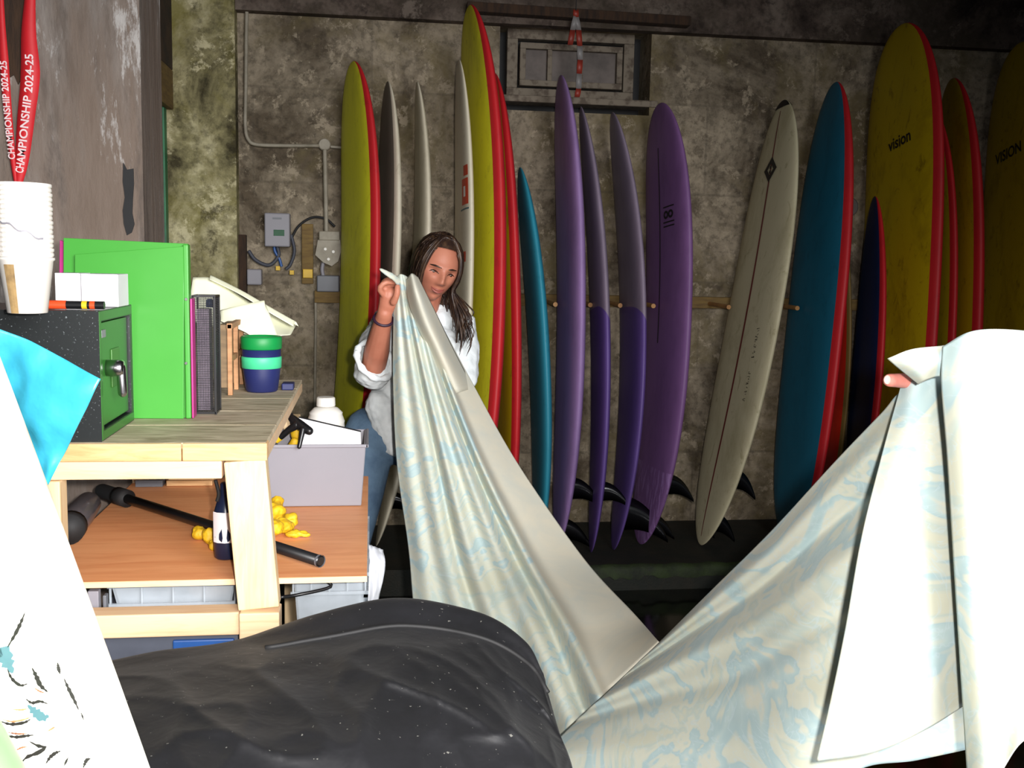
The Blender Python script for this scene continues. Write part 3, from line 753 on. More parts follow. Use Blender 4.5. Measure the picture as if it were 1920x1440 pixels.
o = G().box(xa_+.006, xb_-.016, y0+.02, y0+dpt-.01, zt+.008, zt_-.03).make('papers', pmat('violet grey papers', (186, 168, 186), (150, 134, 152), sc=30), None, bevel=.001); tag(o, 'wad of papers standing inside the black mesh file holder', 'papers')
o = G().lathe(PY(393, 556, y0+.06), [(.009, 0), (.009, .012), (.006, .02)], 16).make('bottle_cap', M['blue'], smooth=True); o.location.z = zt_-.028; tag(o, 'little blue bottle top poking out above the mesh file holder', 'cap')
# crate
ck = thing('wooden_crate', 'small slatted wooden crate standing on its end behind the green and blue cup', 'crate', (-.25, 2.5, zt))
y1 = PZ(434, 742, zt).y; xA = PY(418, 700, y1).x; xB = PY(440, 700, y1).x; zc = PY(430, 608, y1).z; y2 = y1+.26
xA2 = PY(434, 700, y1).x
M['cratew'] = pmat('crate wood', (186, 138, 96), (156, 110, 72), sc=12, rough=.7, scale=(1, 1, 5))
M['crated'] = pmat('crate panel wood', (128, 104, 74), (98, 80, 56), sc=12, rough=.7, scale=(1, 1, 5))
g = G()
for yy in (y1, y1+.12, y2-.02): g.box(xA2-.010, xA2+.002, yy, yy+.016, zt+.001, zc)
g.box(xA2-.011, xA2+.003, y1, y2, zc-.012, zc+.002)
g.make('crate_batten', M['cratew'], ck, bevel=.001)
G().box(xA-.01, xA2-.010, y1+.01, y2, zt+.02, zc-.002).make('crate_panel', M['crated'], ck, bevel=.001)
G().box(xA2-.011, xA2+.001, y1+.018, y2-.02, zt+.09, zt+.105).make('crate_slat', M['cratew'], ck, bevel=.001)
# reusable cup
pc = PZ(491, 734, zt); kk = pc.y/1900; rc = thing('travel_cup', 'reusable cup with green lid, mint band and navy base on the worktop', 'cup', (pc.x, pc.y, zt))
def cupr(v): return zt+(738-v)*kk*1.0
hh = PY(491, 630, pc.y).z-zt
R0, R1 = 29*kk, 35*kk
def rr(f): return R0+(R1-R0)*min(1, f/.5)
G().lathe((pc.x, pc.y, zt+.001), [(R0*.9, 0), (R0, .004), (rr(.3), hh*.3), (rr(.42), hh*.42), (rr(.6), hh*.76)], 40).make('cup_body', M['navy'], rc, smooth=True)
G().lathe((pc.x, pc.y, zt), [(rr(.4)+.0005, hh*.43), (rr(.45)+.002, hh*.44), (R1+.002, hh*.62), (R1+.0005, hh*.64)], 40).make('grip_band', M['mint'], rc, smooth=True)
G().lathe((pc.x, pc.y, zt), [(R1*1.0, hh*.77), (R1*1.05, hh*.79), (R1*1.06, hh*.97), (R1*1.0, hh), (R1*.9, hh), (R1*.88, hh*.97)], 40).make('lid', M['cupgreen'], rc, smooth=True)
# tape measure-like blue thing + dark post behind the cup
o = G().box(PY(530, 700, 2.9).x, PY(552, 700, 2.9).x, 2.86, 2.91, zt+.001, zt+.02).make('blue_block', M['navy'], bevel=.003); tag(o, 'small dark blue block at the back corner of the worktop', 'block')
# cream paper
pr = thing('paper_sheet', 'large curled cream paper sheet lying over the crate', 'paper', (-.3, 2.7, zt+.1))
rows = [[PY(350, 600, 3.04), PY(356, 560, 3.05), PY(362, 520, 3.08)], [PY(400, 612, 3.03), PY(402, 575, 3.04), PY(405, 524, 3.09)], [PY(450, 625, 3.02), PY(450, 600, 3.03), PY(462, 560, 3.11)], [PY(500, 632, 3.00), PY(505, 622, 3.02), PY(515, 588, 3.12)], [PY(540, 628, 3.02), PY(546, 626, 3.03), PY(556, 607, 3.14)]]
o = G().sheet(loft(rows, 14, 24)).make('curled_sheet', M['paper'], pr, smooth=True); solid(o, .0012)
rows = [[PY(414, 602, 2.92), PY(414, 592, 2.94), PY(413, 582, 2.96)], [PY(458, 622, 2.91), PY(455, 595, 2.94), PY(452, 572, 2.95)], [PY(480, 634, 2.91), PY(488, 600, 2.93), PY(492, 564, 2.95)], [PY(522, 636, 2.92), PY(510, 600, 2.94), PY(495, 566, 2.96)]]
o = G().sheet(loft(rows, 12, 20)).make('front_sheet', M['paper'], pr, smooth=True); solid(o, .0012)
rows = [[PY(393, 524, 3.06), PY(395, 516, 3.08), PY(400, 524, 3.09)], [PY(450, 552, 3.06), PY(455, 546, 3.08), PY(462, 556, 3.09)], [PY(505, 586, 3.06), PY(510, 578, 3.08), PY(516, 590, 3.09)], [PY(550, 612, 3.06), PY(554, 603, 3.08), PY(560, 612, 3.09)]]
o = G().sheet(loft(rows, 12, 20)).make('rolled_edge', M['paper'], pr, smooth=True); solid(o, .0012)
# ------------- on the orange shelf
zsh = .8335
gb = thing('storage_tub', 'open grey plastic tub on the orange shelf, filled with spray bottle and card', 'tub', (-.14, 2.72, zsh))
x0, x1 = PY(500, 900, 2.715).x, PY(686, 900, 2.715).x; zb = PY(590, 832, 2.715).z; d = .25; e = .006
def tap(x0, x1, y0, y1, z0, z1, k=.012): return [(x0+k, y0+k, z0), (x1-k, y0+k, z0), (x1-k, y1-k, z0), (x0+k, y1-k, z0), (x0, y0, z1), (x1, y0, z1), (x1, y1, z1), (x0, y1, z1)]
O = tap(x0, x1, 2.70, 2.70+d, zsh+.001, zb); I = tap(x0+e, x1-e, 2.70+e, 2.70+d-e, zsh+.008, zb)
O = [Vector(p) for p in O]; I = [Vector(p) for p in I]
V = O+I; Fc = [(0, 1, 2, 3), (0, 1, 5, 4), (1, 2, 6, 5), (2, 3, 7, 6), (3, 0, 4, 7), (8, 9, 10, 11), (8, 9, 13, 12), (9, 10, 14, 13), (10, 11, 15, 14), (11, 8, 12, 15), (4, 5, 13, 12), (5, 6, 14, 13), (6, 7, 15, 14), (7, 4, 12, 15)]
g = G(); g.add(V, Fc); g.make('tub_body', M['grey'], gb, bevel=.004)
g = G(); g.box(x0-.004, x1+.006, 2.70-.005, 2.70+.001, zb-.008, zb+.001); g.box(x1-.001, x1+.007, 2.70-.005, 2.70+d+.004, zb-.008, zb+.001); g.make('rim', M['grey'], gb, bevel=.002)
# card in tub
c0 = [PY(572, 836, 2.72), PY(678, 836, 2.72), PY(676, 810, 2.74), PY(560, 783, 2.78)]
c0[0].z -= .06; c0[1].z -= .06
cdm = thing('notice_card', 'white handwritten card slotted in the grey tub', 'card', c0[0])
quad_slab('card_sheet', c0, .002, M['card'], cdm, 0)
G().tube([PY(560, 782, 2.778), PY(677, 809, 2.738)], .002, 8).make('card_edge', M['black'], cdm)
g = G()
rn = random.Random(5)
for ln, (ua, va, ub, vb) in enumerate([(590, 806, 656, 817), (592, 815, 618, 819), (622, 822, 650, 826)]):
    u = ua
    while u < ub:
        f = (u-ua)/(ub-ua); v = va+(vb-va)*f; l = rn.uniform(3, 8)
        p = PY(u, v, 2.7); q = PY(u+l, v+rn.uniform(-1, 1), 2.7)
        # drop on to the card plane
        nrm = (c0[1]-c0[0]).cross(c0[3]-c0[0]).normalized()
        def onp(p_): d_ = p_-CP; return CP+d_*((c0[0]-CP).dot(nrm)/d_.dot(nrm))
        p, q = onp(p)+Vector((0, -.002, 0)), onp(q)+Vector((0, -.002, 0)); g.bar(p, q, .0012, .0006); u += l+rn.uniform(2, 5)
g.make('handwriting', M['dgrey'], cdm)
# spray bottle
sp = thing('spray_bottle', 'spray bottle with black trigger head leaning in the grey tub', 'spray bottle', PY(540, 850, 2.76))
G().capsule([PY(545, 905, 2.80), PY(548, 850, 2.79), PY(552, 828, 2.775)], [.026, .026, .011]).make('bottle_body', M['yellow_cloth'], sp, smooth=True)
g = G(); g.capsule([PY(548, 785, 2.74), PY(562, 797, 2.72), PY(580, 808, 2.70)], [.011, .014, .011]); g.capsule([PY(556, 797, 2.72), PY(542, 806, 2.735), PY(526, 820, 2.74)], [.012, .009, .008]); g.capsule([PY(546, 778, 2.745), PY(550, 792, 2.735)], [.006, .010])
th = g.make('trigger_head', M['black'], sp, smooth=True)
G().capsule([PY(568, 805, 2.69), PY(565, 820, 2.685), PY(561, 838, 2.675)], [.008, .0065, .0055]).make('trigger_lever', M['black'], sp, smooth=True)
G().tube([PY(526, 820, 2.74), PY(518, 826, 2.745)], .0085, 14).make('nozzle', M['tag'], sp)
# yellow sponge at left in tub and right
o = G().ell(PY(556, 812, 2.80), .016, .02, .024).make('yellow_cloth_bundle', M['yellow_cloth'], smooth=True); tag(o, 'bit of yellow cloth behind the black trigger in the grey tub', 'cloth')
# jug
pj = PY(611, 770, 3.02); zj = PY(611, 745, 3.02).z
jg = thing('plastic_jug', 'white plastic jug with screw cap standing behind the grey tub', 'jug', (pj.x, 3.02, zsh))
hj = zj-zsh; RJ = .056
G().lathe((pj.x, 3.02, zsh+.001), [(RJ*.95, 0), (RJ, .006), (RJ, hj*.60), (RJ*.97, hj*.70), (RJ*.99, hj*.72), (RJ*.86, hj*.80), (RJ*.88, hj*.82), (RJ*.62, hj*.875), (.022, hj*.89)], 36).make('jug_body', M['white'], jg, smooth=True)
G().lathe((pj.x, 3.02, zsh+.001), [(.026, hj*.893), (.028, hj*.9), (.027, hj*.99), (.024, hj)], 24).make('screw_cap', M['white'], jg)
# black bar on shelf
a = PZ(192, 928, zsh+.05); b = PZ(600, 1052, zsh+.016)
a = PZ(192, 920, zsh+.03)
br_ = thing('black_pole', 'black telescopic pole lying diagonally across the orange shelf', 'pole', b)
D = b-a
G().tube([a+D*.10, b], .0125, 20).make('tube', M['black'], br_, smooth=True)
G().capsule([a, a+D*.1], [.019, .019], 20).make('grip', M['blackm'], br_, smooth=True)
G().tube([a+D*.085, a+D*.14], .0235, 20).make('collar', M['blackm'], br_, smooth=True)
G().tube([b-D*.004, b+D.normalized()*.002], [.0138, .0138], 20, False).make('open_end_ring', M['dgrey'], br_, smooth=True)
G().lathe(b+D.normalized()*.0025, [(.0095, 0), (.0095, .0005)], 16, D).make('dark_opening', M['ink'], br_)
# clear bottle at left on shelf
a = PZ(166, 944, zsh+.036); b = PZ(134, 985, zsh+.036)
o = thing('clear_bottle', 'smoky clear bottle lying on its side at the left end of the shelf', 'bottle', a)
G().capsule([a, (a+b)/2, b], [.030, .034, .032], 20).make('bottle_body', pmat('smoky plastic', (104, 100, 104), None, rough=.2, alpha=.8), o, smooth=True)
G().tube([b, b+(b-a).normalized()*.04], .036, 20).make('bottle_base', M['blackm'], o, smooth=True)
# yellow gloves
def blob(name, label, cat, pts, rads, mat, seed=1):
    g = G()
    for p, r in zip(pts, rads): g.ell(p, r[0], r[1], r[2], 16, Matrix.Rotation(r[3] if len(r) > 3 else 0, 3, 'Z'))
    o = g.make(name, mat, smooth=True)
    m = o.modifiers.new('r', 'REMESH'); m.mode = 'VOXEL'; m.voxel_size = .003; m.use_smooth_shade = True
    tx = bpy.data.textures.new(name, 'CLOUDS'); tx.noise_scale = .025
    d_ = o.modifiers.new('d', 'DISPLACE'); d_.texture = tx; d_.strength = .016; d_.mid_level = .6
    return tag(o, label, cat)
P0 = [PZ(u, v, zsh+z) for u, v, z in ((515, 960, .03), (530, 985, .02), (508, 990, .025), (555, 1000, .012), (575, 1003, .008), (520, 945, .045), (545, 975, .018))]
blob('yellow_cloth', 'crumpled yellow cloth on the shelf just right of the bench leg', 'cloth', P0, [(.03, .03, .028), (.03, .03, .02), (.03, .03, .022), (.028, .014, .011, .3), (.014, .008, .008, .3), (.018, .02, .022), (.02, .02, .016)], M['yellow_cloth'])
P0 = [PZ(u, v, zsh+z) for u, v, z in ((375, 1000, .016), (395, 1005, .02), (400, 1020, .014), (415, 1005, .018))]
blob('yellow_cloth', 'end of yellow cloth on the shelf left of the bench leg', 'cloth', P0, [(.02, .02, .016), (.02, .02, .02), (.014, .014, .014), (.02, .02, .016)], M['yellow_cloth'])
# navy bottle with white label behind the leg
pb = PZ(425, 1046, zsh); nb = thing('detergent_bottle', 'navy bottle with white label half hidden behind the bench leg', 'bottle', (pb.x, pb.y, zsh))
hb = PY(425, 905, pb.y).z-zsh
G().lathe((pb.x, pb.y, zsh+.001), [(.022, 0), (.026, .004), (.028, hb*.3), (.027, hb*.6), (.016, hb*.82), (.012, hb*.84), (.012, hb*.98), (.009, hb)], 28).make('bottle_body', pmat('navy black plastic', (22, 34, 62), (16, 26, 48), rough=.3), nb, smooth=True)
rows = [[Vector((pb.x+math.sin(a)*.0288, pb.y-math.cos(a)*.0288, zsh+hb*f)) for a in (-1.1, -.6, 0, .6)] for f in (.22+.02, .4, .64)]
G().sheet(rows).make('label_patch', M['card'], nb, smooth=True)
# planks at back of shelf
o = G().box(PY(312, 905, 2.98).x, PY(398, 905, 2.98).x, 2.98, 3.10, zsh+.001, zsh+.016).box(PY(315, 905, 2.98).x, PY(400, 905, 2.98).x, 2.985, 3.095, zsh+.017, zsh+.03).make('offcut', M['pine_x'], bevel=.001); tag(o, 'pale pine offcut lying at the back of the orange shelf', 'wood offcut')
o = G().box(PY(255, 905, 2.98).x, PY(306, 905, 2.98).x, 2.97, 3.02, zsh+.001, zsh+.02).make('offcut', M['dgrey'], bevel=.001); tag(o, 'grey flat offcut at the back of the shelf left of the pale one', 'offcut')
# cable hanging from the apron
o = G().tube(bez([PY(404, 900, 2.2), PY(410, 925, 2.2), PY(407, 940, 2.2)], 20), .004, 8).make('hanging_strap', M['blackm'], smooth=True); tag(o, 'black strap hanging under the worktop beside the bench leg', 'strap')
# boxes under the shelf
def clearbox(label, x0, x1, y0, y1, z0, z1, ribs=True, lid=True):
    t = thing('clear_storage_box', label, 'storage box', ((x0+x1)/2, y0, z0), 'clear boxes under the bench')
    O = [Vector(p) for p in tap(x0, x1, y0, y1, z0, z1, .015)]; I = [Vector(p) for p in tap(x0+.004, x1-.004, y0+.004, y1-.004, z0+.004, z1, .015)]
    g = G(); g.add(O+I, Fc); g.make('box_body', M['clear'], t)
    g = G()
    for zz in (z1-.012, z1-.055): g.box(x0-.006, x1+.006, y0-.008, y0-.001, zz, zz+.008); g.box(x1-.001, x1+.008, y0-.008, y1, zz, zz+.008)
    n = 4
    for i in range(n+1): xx = x0+(x1-x0)*i/n; g.box(xx-.002, xx+.002, y0-.007, y0-.001, z1-.055, z1)
    g.make('rim_ribs', M['clear'], t)
    return t
clearbox('clear storage box inside the bench, above the front lower rail', -.55, -.29, 2.2, 2.55, .717, .80)
clearbox('clear storage box right of the bench leg under the shelf end', -.17, -.01, 2.25, 2.75, .56, .80)
clearbox('clear storage box at the lower right, beneath another clear one', -.175, -.0, 2.24, 2.78, .30, .555)
o = G().box(-.15, -.03, 2.28, 2.7, .565, .70).make('stored_goods', pmat('dark mixed contents', (60, 62, 70), (104, 96, 84), sc=14), bevel=.01); tag(o, 'dark mixed contents inside the clear box right of the leg', 'contents')
o = G().ell((-.36, 2.3, .752), .05, .04, .028).make('tan_parcel', pmat('tan parcel', (156, 122, 84), None), smooth=True); tag(o, 'tan parcel inside the clear box under the bench', 'parcel')
o = G().box(-.53, -.43, 2.27, 2.5, .723, .755).make('stored_goods', M['dgrey'], bevel=.006); tag(o, 'grey packet in the clear box under the bench', 'packet')
o = G().box(-.582, -.56, 2.14, 2.16, .717, .80).make('grey_card', M['grey'], bevel=.002); tag(o, 'light grey card upright at the far left below the orange shelf', 'card')
o = G().box(-.552, -.545, 2.14, 2.16, .717, .79).make('upright_slat', M['dgrey'], bevel=.002); tag(o, 'thin grey slat just right of the light grey card', 'slat')
bn = thing('grey_bin', 'large dark grey bin on the floor inside the bench frame', 'bin', (-.42, 2.2, 0))
G().hexa(tap(-.59, -.265, 2.115, 2.6, .001, .716, .03)).make('bin_body', pmat('slate bin', (84, 88, 100), None, rough=.5), bn, bevel=.01)
G().box(PY(325, 1225, 2.115).x, PY(440, 1225, 2.115).x, 2.108, 2.122, .68, .70).make('blue_latch', M['blue'], bn, bevel=.003)
o = G().tube(bez([PY(600, 1082, 2.22), PY(620, 1100, 2.22), PY(560, 1115, 2.22), PY(525, 1120, 2.2)], 16), .004, 8).make('black_cable', M['black'], smooth=True); tag(o, 'black cable looping under the right end of the orange shelf', 'cable')
# crumpled clear film hanging at the shelf end
ro = loft([[PY(690, 1020, 2.5), PY(718, 1030, 2.55)], [PY(692, 1060, 2.5), PY(722, 1065, 2.5)], [PY(690, 1130, 2.45), PY(706, 1140, 2.5)]], 10, 14)
for r in ro:
    for p in r: p.y += random.uniform(-.006, .006)
o = G().sheet(ro).make('plastic_film', pmat('white plastic film', (206, 208, 214), None, alpha=.85, rough=.3), smooth=True); solid(o, .001); tag(o, 'crumpled whitish plastic film hanging off the shelf end', 'plastic film')

# ================================================================== ELECTRICS (back wall, left)
ye = 5.19
def wq(u0, v0, u1, v1, y, d_): a = PY(u0, v1, y); b = PY(u1, v0, y); return (a.x, b.x, y, y+d_, a.z, b.z)
g = thing('meter_box', 'white electricity meter box on the back wall', 'meter box', PY(518, 462, 5.12))
G().box(*wq(496, 400, 543, 462, 5.11, .085)).make('housing', M['grey'], g, bevel=.006)
G().box(*wq(513, 431, 533, 442, 5.107, .004)).make('display', pmat('green display', (40, 90, 60), (30, 70, 46)), g, bevel=.001)
G().box(*wq(511, 408, 528, 411, 5.108, .003)).make('printed_label', M['dgrey'], g)
g = thing('fuse_switch', 'old pale grey switchgear with angled lower body on the back wall', 'switch', PY(615, 500, 5.12))
G().box(*wq(598, 434, 637, 450, 5.12, .075)).make('top_cover', M['conduit'], g, bevel=.004)
pts = [PY(u, v, 5.13) for u, v in ((596, 450), (638, 450), (640, 470), (634, 490), (622, 499), (606, 492), (591, 478), (594, 462))]
V = pts+[p+Vector((0, .06, 0)) for p in pts]; n = len(pts)
mesh('lower_body', V, [tuple(range(n)), tuple(range(n, 2*n))[::-1]]+[(i, (i+1) % n, n+(i+1) % n, n+i) for i in range(n)], M['conduit'], g, smooth=False)
for (u, v) in ((610, 467), (625, 472), (616, 486)): G().lathe(PY(u, v, 5.131), [(.009, 0), (.007, .008)], 12, (0, -1, 0)).make('screw_boss', M['white'], g)
o = G().box(*wq(594, 517, 636, 547, 5.13, .065)).make('junction_box', M['dgrey'], bevel=.005); tag(o, 'grey rectangular junction box just below the old switchgear', 'junction box')
o = G().box(*wq(463, 505, 490, 534, 5.13, .065)).make('junction_box', M['grey'], bevel=.006); tag(o, 'small grey-green box low left of the white meter', 'junction box')
o = G().box(*wq(568, 505, 586, 521, 5.15, .045)).make('yellow_tag', M['tag'], bevel=.002); tag(o, 'small yellow label on the plank between meter and switchgear', 'tag')
def pipe(name, label, cat, pp, r, m='conduit', y=5.17):
    o = G().tube(bez([PY(u, v, y) for u, v in pp], 60), r, 10).make(name, M[m], smooth=True); return tag(o, label, cat)
pipe('conduit_pipe', 'long pale conduit running down the wall then bending right to the round junction', 'pipe', [(464, -40), (462, 60), (461, 160), (460, 235), (466, 262), (482, 271), (530, 273), (598, 273)], .009)
pipe('conduit_pipe', 'straight vertical conduit from the round junction down to the switchgear', 'pipe', [(609, 280), (610, 330), (611, 380), (612, 436)], .011)
pipe('conduit_pipe', 'thin horizontal conduit between round junction and first yellow board', 'pipe', [(620, 275), (632, 276), (646, 277)], .007)
pipe('conduit_pipe', 'thin vertical conduit dropping below the grey junction box', 'pipe', [(591, 545), (592, 600), (591, 680), (590, 790)], .007)
o = G().lathe(PY(609, 272, 5.198), [(.03, 0), (.03, .025), (.026, .03)], 24, (0, -1, 0)).make('round_junction', M['conduit']); tag(o, 'round conduit junction box on the wall above the switchgear', 'junction box')
pipe('power_cable', 'grey cable drooping from the meter to the left', 'cable', [(520, 462), (522, 480), (505, 497), (480, 488), (466, 470)], .009, 'wire')
pipe('power_cable', 'blue cable hooked just below the meter box', 'cable', [(514, 462), (516, 472), (524, 486), (528, 500)], .007, 'blue')
pipe('power_cable', 'dark cable hanging right of the meter box', 'cable', [(546, 440), (552, 470), (545, 495), (536, 505)], .008, 'wire')
pipe('power_cable', 'brown cable arching over toward the switchgear', 'cable', [(545, 450), (560, 424), (585, 408), (610, 410), (628, 425)], .006, 'blackm')
pipe('power_cable', 'short thick black cable beneath the switchgear', 'cable', [(606, 492), (604, 505), (606, 518)], .010, 'grey')
o = G().box(*wq(445, 440, 461, 585, 5.15, .048)).make('timber_strip', M['brownwood'], bevel=.004); tag(o, 'short upright dark timber strip left of the electrics', 'timber')
o = G().box(*wq(566, 420, 587, 532, 5.168, .03)).make('timber_strip', M['tanwood'], bevel=.003); tag(o, 'brown mounting plank between the meter and the switchgear', 'timber')
o = G().box(*wq(556, 556, 637, 556, 5.18, .01)) if False else None
o = G().lathe(PY(1591, 388, 5.198), [(.052, 0), (.052, .008), (.046, .012), (.03, .012)], 28, (0, -1, 0)).make('round_wall_plate', pmat('grey metal plate', (104, 98, 92), (84, 78, 72), rough=.6)); tag(o, 'round grey plate on the wall between the blue board and broad yellow board', 'plate')
for (u, v) in ((521, 503), (547, 511)):
    o = G().box(*wq(u-4, v-4, u+4, v+4, 5.17, .02)).make('cable_tag', M['tag'], bevel=.001); tag(o, 'tiny yellow tag on the cables ' + ('under the meter' if u < 540 else 'between meter and yellow label'), 'tag')
# barrier tape hanging at the window
bt = thing('barrier_tape', 'red and white striped tape loop hanging in front of the window', 'tape', PY(1085, 40, 5.05))
segs = [((1080, 30), (1074, 56), 'tapewhite'), ((1074, 56), (1069, 84), 'tapered'), ((1080, 30), (1085, 56), 'tapewhite'), ((1085, 56), (1087, 86), 'tapered'), ((1087, 86), (1088, 112), 'tapewhite'), ((1088, 112), (1086, 138), 'tapered'), ((1086, 138), (1085, 166), 'tapewhite'), ((1085, 166), (1082, 182), 'tapered'), ((1080, 18), (1080, 32), 'tapered')]
for a, b, m in segs:
    A_ = PY(a[0], a[1], 5.05); B_ = PY(b[0], b[1], 5.05); d_ = Vector((.013, 0, 0)); tw = Vector((0, .004, 0))
    o = G().sheet([[A_-d_, A_+tw, A_+d_], [(A_+B_)/2-d_*1.1, (A_+B_)/2-tw, (A_+B_)/2+d_*1.1], [B_-d_, B_+tw, B_+d_]]).make('red_band' if m == 'tapered' else 'white_band', M[m], bt, smooth=True); solid(o, .0008)
p = PY(1080, 20, 5.05); G().tube([p, p+Vector((0, 0, 3.1-p.z))], .002, 6).make('string', M['blackm'], bt)

# ================================================================== LEFT WALL THINGS
ly = thing('lanyard', 'red lanyard printed CHAMPIONSHIP 2024-25 hanging on the grey wall', 'lanyard', PY(33, 330, 3.12))
def strap(ctrl, w, nm):
    pts = bez([PY(u, v, 3.135) for u, v in ctrl], 40); rows = []; g = G()
    fr = []
    for i, p in enumerate(pts):
        t = (pts[min(i+1, 39)]-pts[max(i-1, 0)]).normalized(); side = Vector((t.z, 0, -t.x)).normalized(); f = i/39
        wd = w*(1-.6*f**3)*(.45+.55*min(1, f*2.6)); side = side*wd
        rows.append([p-side, p+Vector((0, -.003, 0)), p+side]); fr.append((p, t, side))
    o = g.sheet(rows).make(nm, M['red'], ly, smooth=True); solid(o, .0012); return fr, o
f1, s1 = strap([(58, -30), (54, 60), (57, 140), (49, 220), (41, 300), (34, 345)], .027, 'strap')
f2, s2 = strap([(0, -60), (3, 40), (8, 120), (14, 200), (22, 280), (30, 345)], .013, 'strap')
def strap_text(fr, txt, size, f0, par, flip=1):
    V, Fc = text_mesh(txt, size); Lt = sum((fr[i+1][0]-fr[i][0]).length for i in range(39)); out = []
    for v in V:
        f = min(.999, max(0, f0-v.x/Lt)); i = int(f*39); p, t, s = fr[i]; q = fr[min(i+1, 39)][0]; c = p.lerp(q, f*39-i)
        sd = s.normalized(); 
        if sd.x < 0: sd = -sd
        out.append(c+sd*(-v.y*-1)*-1*-1+Vector((0, -.0045, 0)))
    # text runs bottom-to-top
    return mesh('printed_text', out, Fc, M['inkwhite'], par, smooth=False)
def st(fr, txt, size, f0, par):
    V, Fc = text_mesh(txt, size); Lt = sum((fr[i+1][0]-fr[i][0]).length for i in range(39)); out = []
    for v in V:
        f = min(.999, max(0, f0-v.x/Lt)); i = min(38, int(f*39)); p = fr[i][0]; q = fr[i+1][0]; c = p.lerp(q, f*39-i); t = (q-p).normalized()
        sd = Vector((-t.z, 0, t.x)).normalized()
        if sd.x < 0: sd = -sd
        out.append(c-sd*v.y+Vector((0, -.0045, 0)))
    return mesh('printed_text', out, Fc, M['inkwhite'], par, smooth=False)
st(f1, 'CHAMPIONSHIP 2024-25', .031, .60, s1)
st(f2, 'CHAMPIONSHIP 2024-25', .026, .62, s2)
# brown peeled patch and black spot on the partition wall
def patch(name, label, cat, pts, mat, y=3.149):
    P_ = [PY(u, v, y) for u, v in pts]; n = len(P_)
    V = P_+[p+Vector((0, .004, 0)) for p in P_]
    o = mesh(name, V, [tuple(range(n)), tuple(range(n, 2*n))[::-1]]+[(i, (i+1) % n, n+(i+1) % n, n+i) for i in range(n)], mat, smooth=False)
    return tag(o, label, cat)
patch('torn_patch', 'dark brown torn patch of wall covering behind the red lanyard', 'wall patch', [(5, -30), (55, -30), (58, 50), (53, 90), (46, 110), (44, 140), (34, 158), (26, 140), (18, 145), (12, 110), (8, 60)], M['brownwood'], 3.1455)
patch('black_stain', 'tall black ragged patch on the grey wall above the green folder', 'stain', [(231, 305), (238, 318), (250, 316), (251, 345), (249, 372), (248, 400), (252, 420), (247, 436), (238, 441), (232, 420), (230, 395), (234, 370), (230, 340)], M['blackm'], 3.1455)

# ================================================================== PERSON
def gauss(x, y, cx, cy, sx, sy): return math.exp(-((x-cx)/sx)**2-((y-cy)/sy)**2)
def head_geo(center, Rh, sc=1.0):
    g = G(); nu, nv = 72, 60; b = 0
    def pt(a, e):
        # a: azimuth, 0 = face direction (-y); e elevation
        x = math.cos(e)*math.sin(a); y = -math.cos(e)*math.cos(a); z = math.sin(e)
        X = .072*x; Y = .092*y; Z = .112*z
        if z < 0: X *= 1-.34*(-z)**1.2; Y = Y*(1-.10*(-z)) if y < 0 else Y*(1-.55*(-z))
        if z < -.5 and y < 0: Y -= 0
        if y < 0:   # face relief, measured in face coordinates (metres)
            fx, fz = X, Z; d = 0
            d += -.012*gauss(fx, fz, 0, 0, .5, .02)*0
            d += .007*gauss(abs(fx), fz, .025, .022, .028, .009)       # brow
            d += -.013*gauss(abs(fx), fz, .030, .004, .016, .012)      # eye sockets
            d += .006*gauss(abs(fx), fz, .040, -.024, .018, .018)      # cheeks
            d += .020*gauss(fx, fz, 0, -.012, .010, .020)*1.0          # nose bridge
            d += .014*gauss(fx, fz, 0, -.030, .013, .009)              # nose tip
            d += .006*gauss(abs(fx), fz, .011, -.033, .006, .006)
            d += .007*gauss(fx, fz, 0, -.058, .022, .010)              # mouth mound
            d += .004*gauss(fx, fz, 0, -.053, .018, .0035)+.004*gauss(fx, fz, 0, -.064, .016, .004)
            d += -.004*gauss(fx, fz, 0, -.0585, .022, .0022)
            d += -.004*gauss(fx, fz, 0, -.076, .02, .006)
            d += .010*gauss(fx, fz, 0, -.095, .02, .014)               # chin
            Y -= d
            Y = Y
        return center+Rh @ (Vector((X, Y, Z))*sc)
    V = []
    for i in range(nv+1):
        e = -math.pi/2+math.pi*i/nv
        for j in range(nu): V.append(pt(2*math.pi*j/nu, e))
    Fc = [(i*nu+j, i*nu+(j+1) % nu, (i+1)*nu+(j+1) % nu, (i+1)*nu+j) for i in range(nv) for j in range(nu)]
    g.add(V, Fc); return g, pt
HC = PY(818, 504, 3.48)
camyaw = math.radians(-8-4.5)   # bearing of the person from the camera
Rh = Matrix.Rotation(math.radians(-4), 3, 'Z') @ Matrix.Rotation(math.radians(13), 3, 'Y') @ Matrix.Rotation(math.radians(18), 3, 'Z') @ Matrix.Rotation(math.radians(8), 3, 'X')
pers = thing('person', 'person with long dark hair in white shirt and jeans, raising a corner of the fabric', 'person', (PY(740, 900, 3.5).x, 3.5, 0))
hg, hpt = head_geo(HC, Rh, 1.0)
body = G(); body.V += hg.V; body.F += hg.F
NK = PY(792, 585, 3.55)
body.capsule([HC+Rh @ Vector((0, .02, -.06)), NK, NK+Vector((-.01, 0, -.05))], [.050, .052, .06])
SHL = PY(735, 612, 3.52); SHR = PY(858, 612, 3.60)
body.capsule([SHL, NK+Vector((0, 0, -.055)), SHR], [.05, .062, .05])
ELL = PY(700, 690, 3.26); WRL = PY(721, 588, 3.10)
body.capsule([SHL, ELL], [.05, .042]); body.capsule([ELL, ELL.lerp(WRL, .35), WRL], [.040, .040, .024])
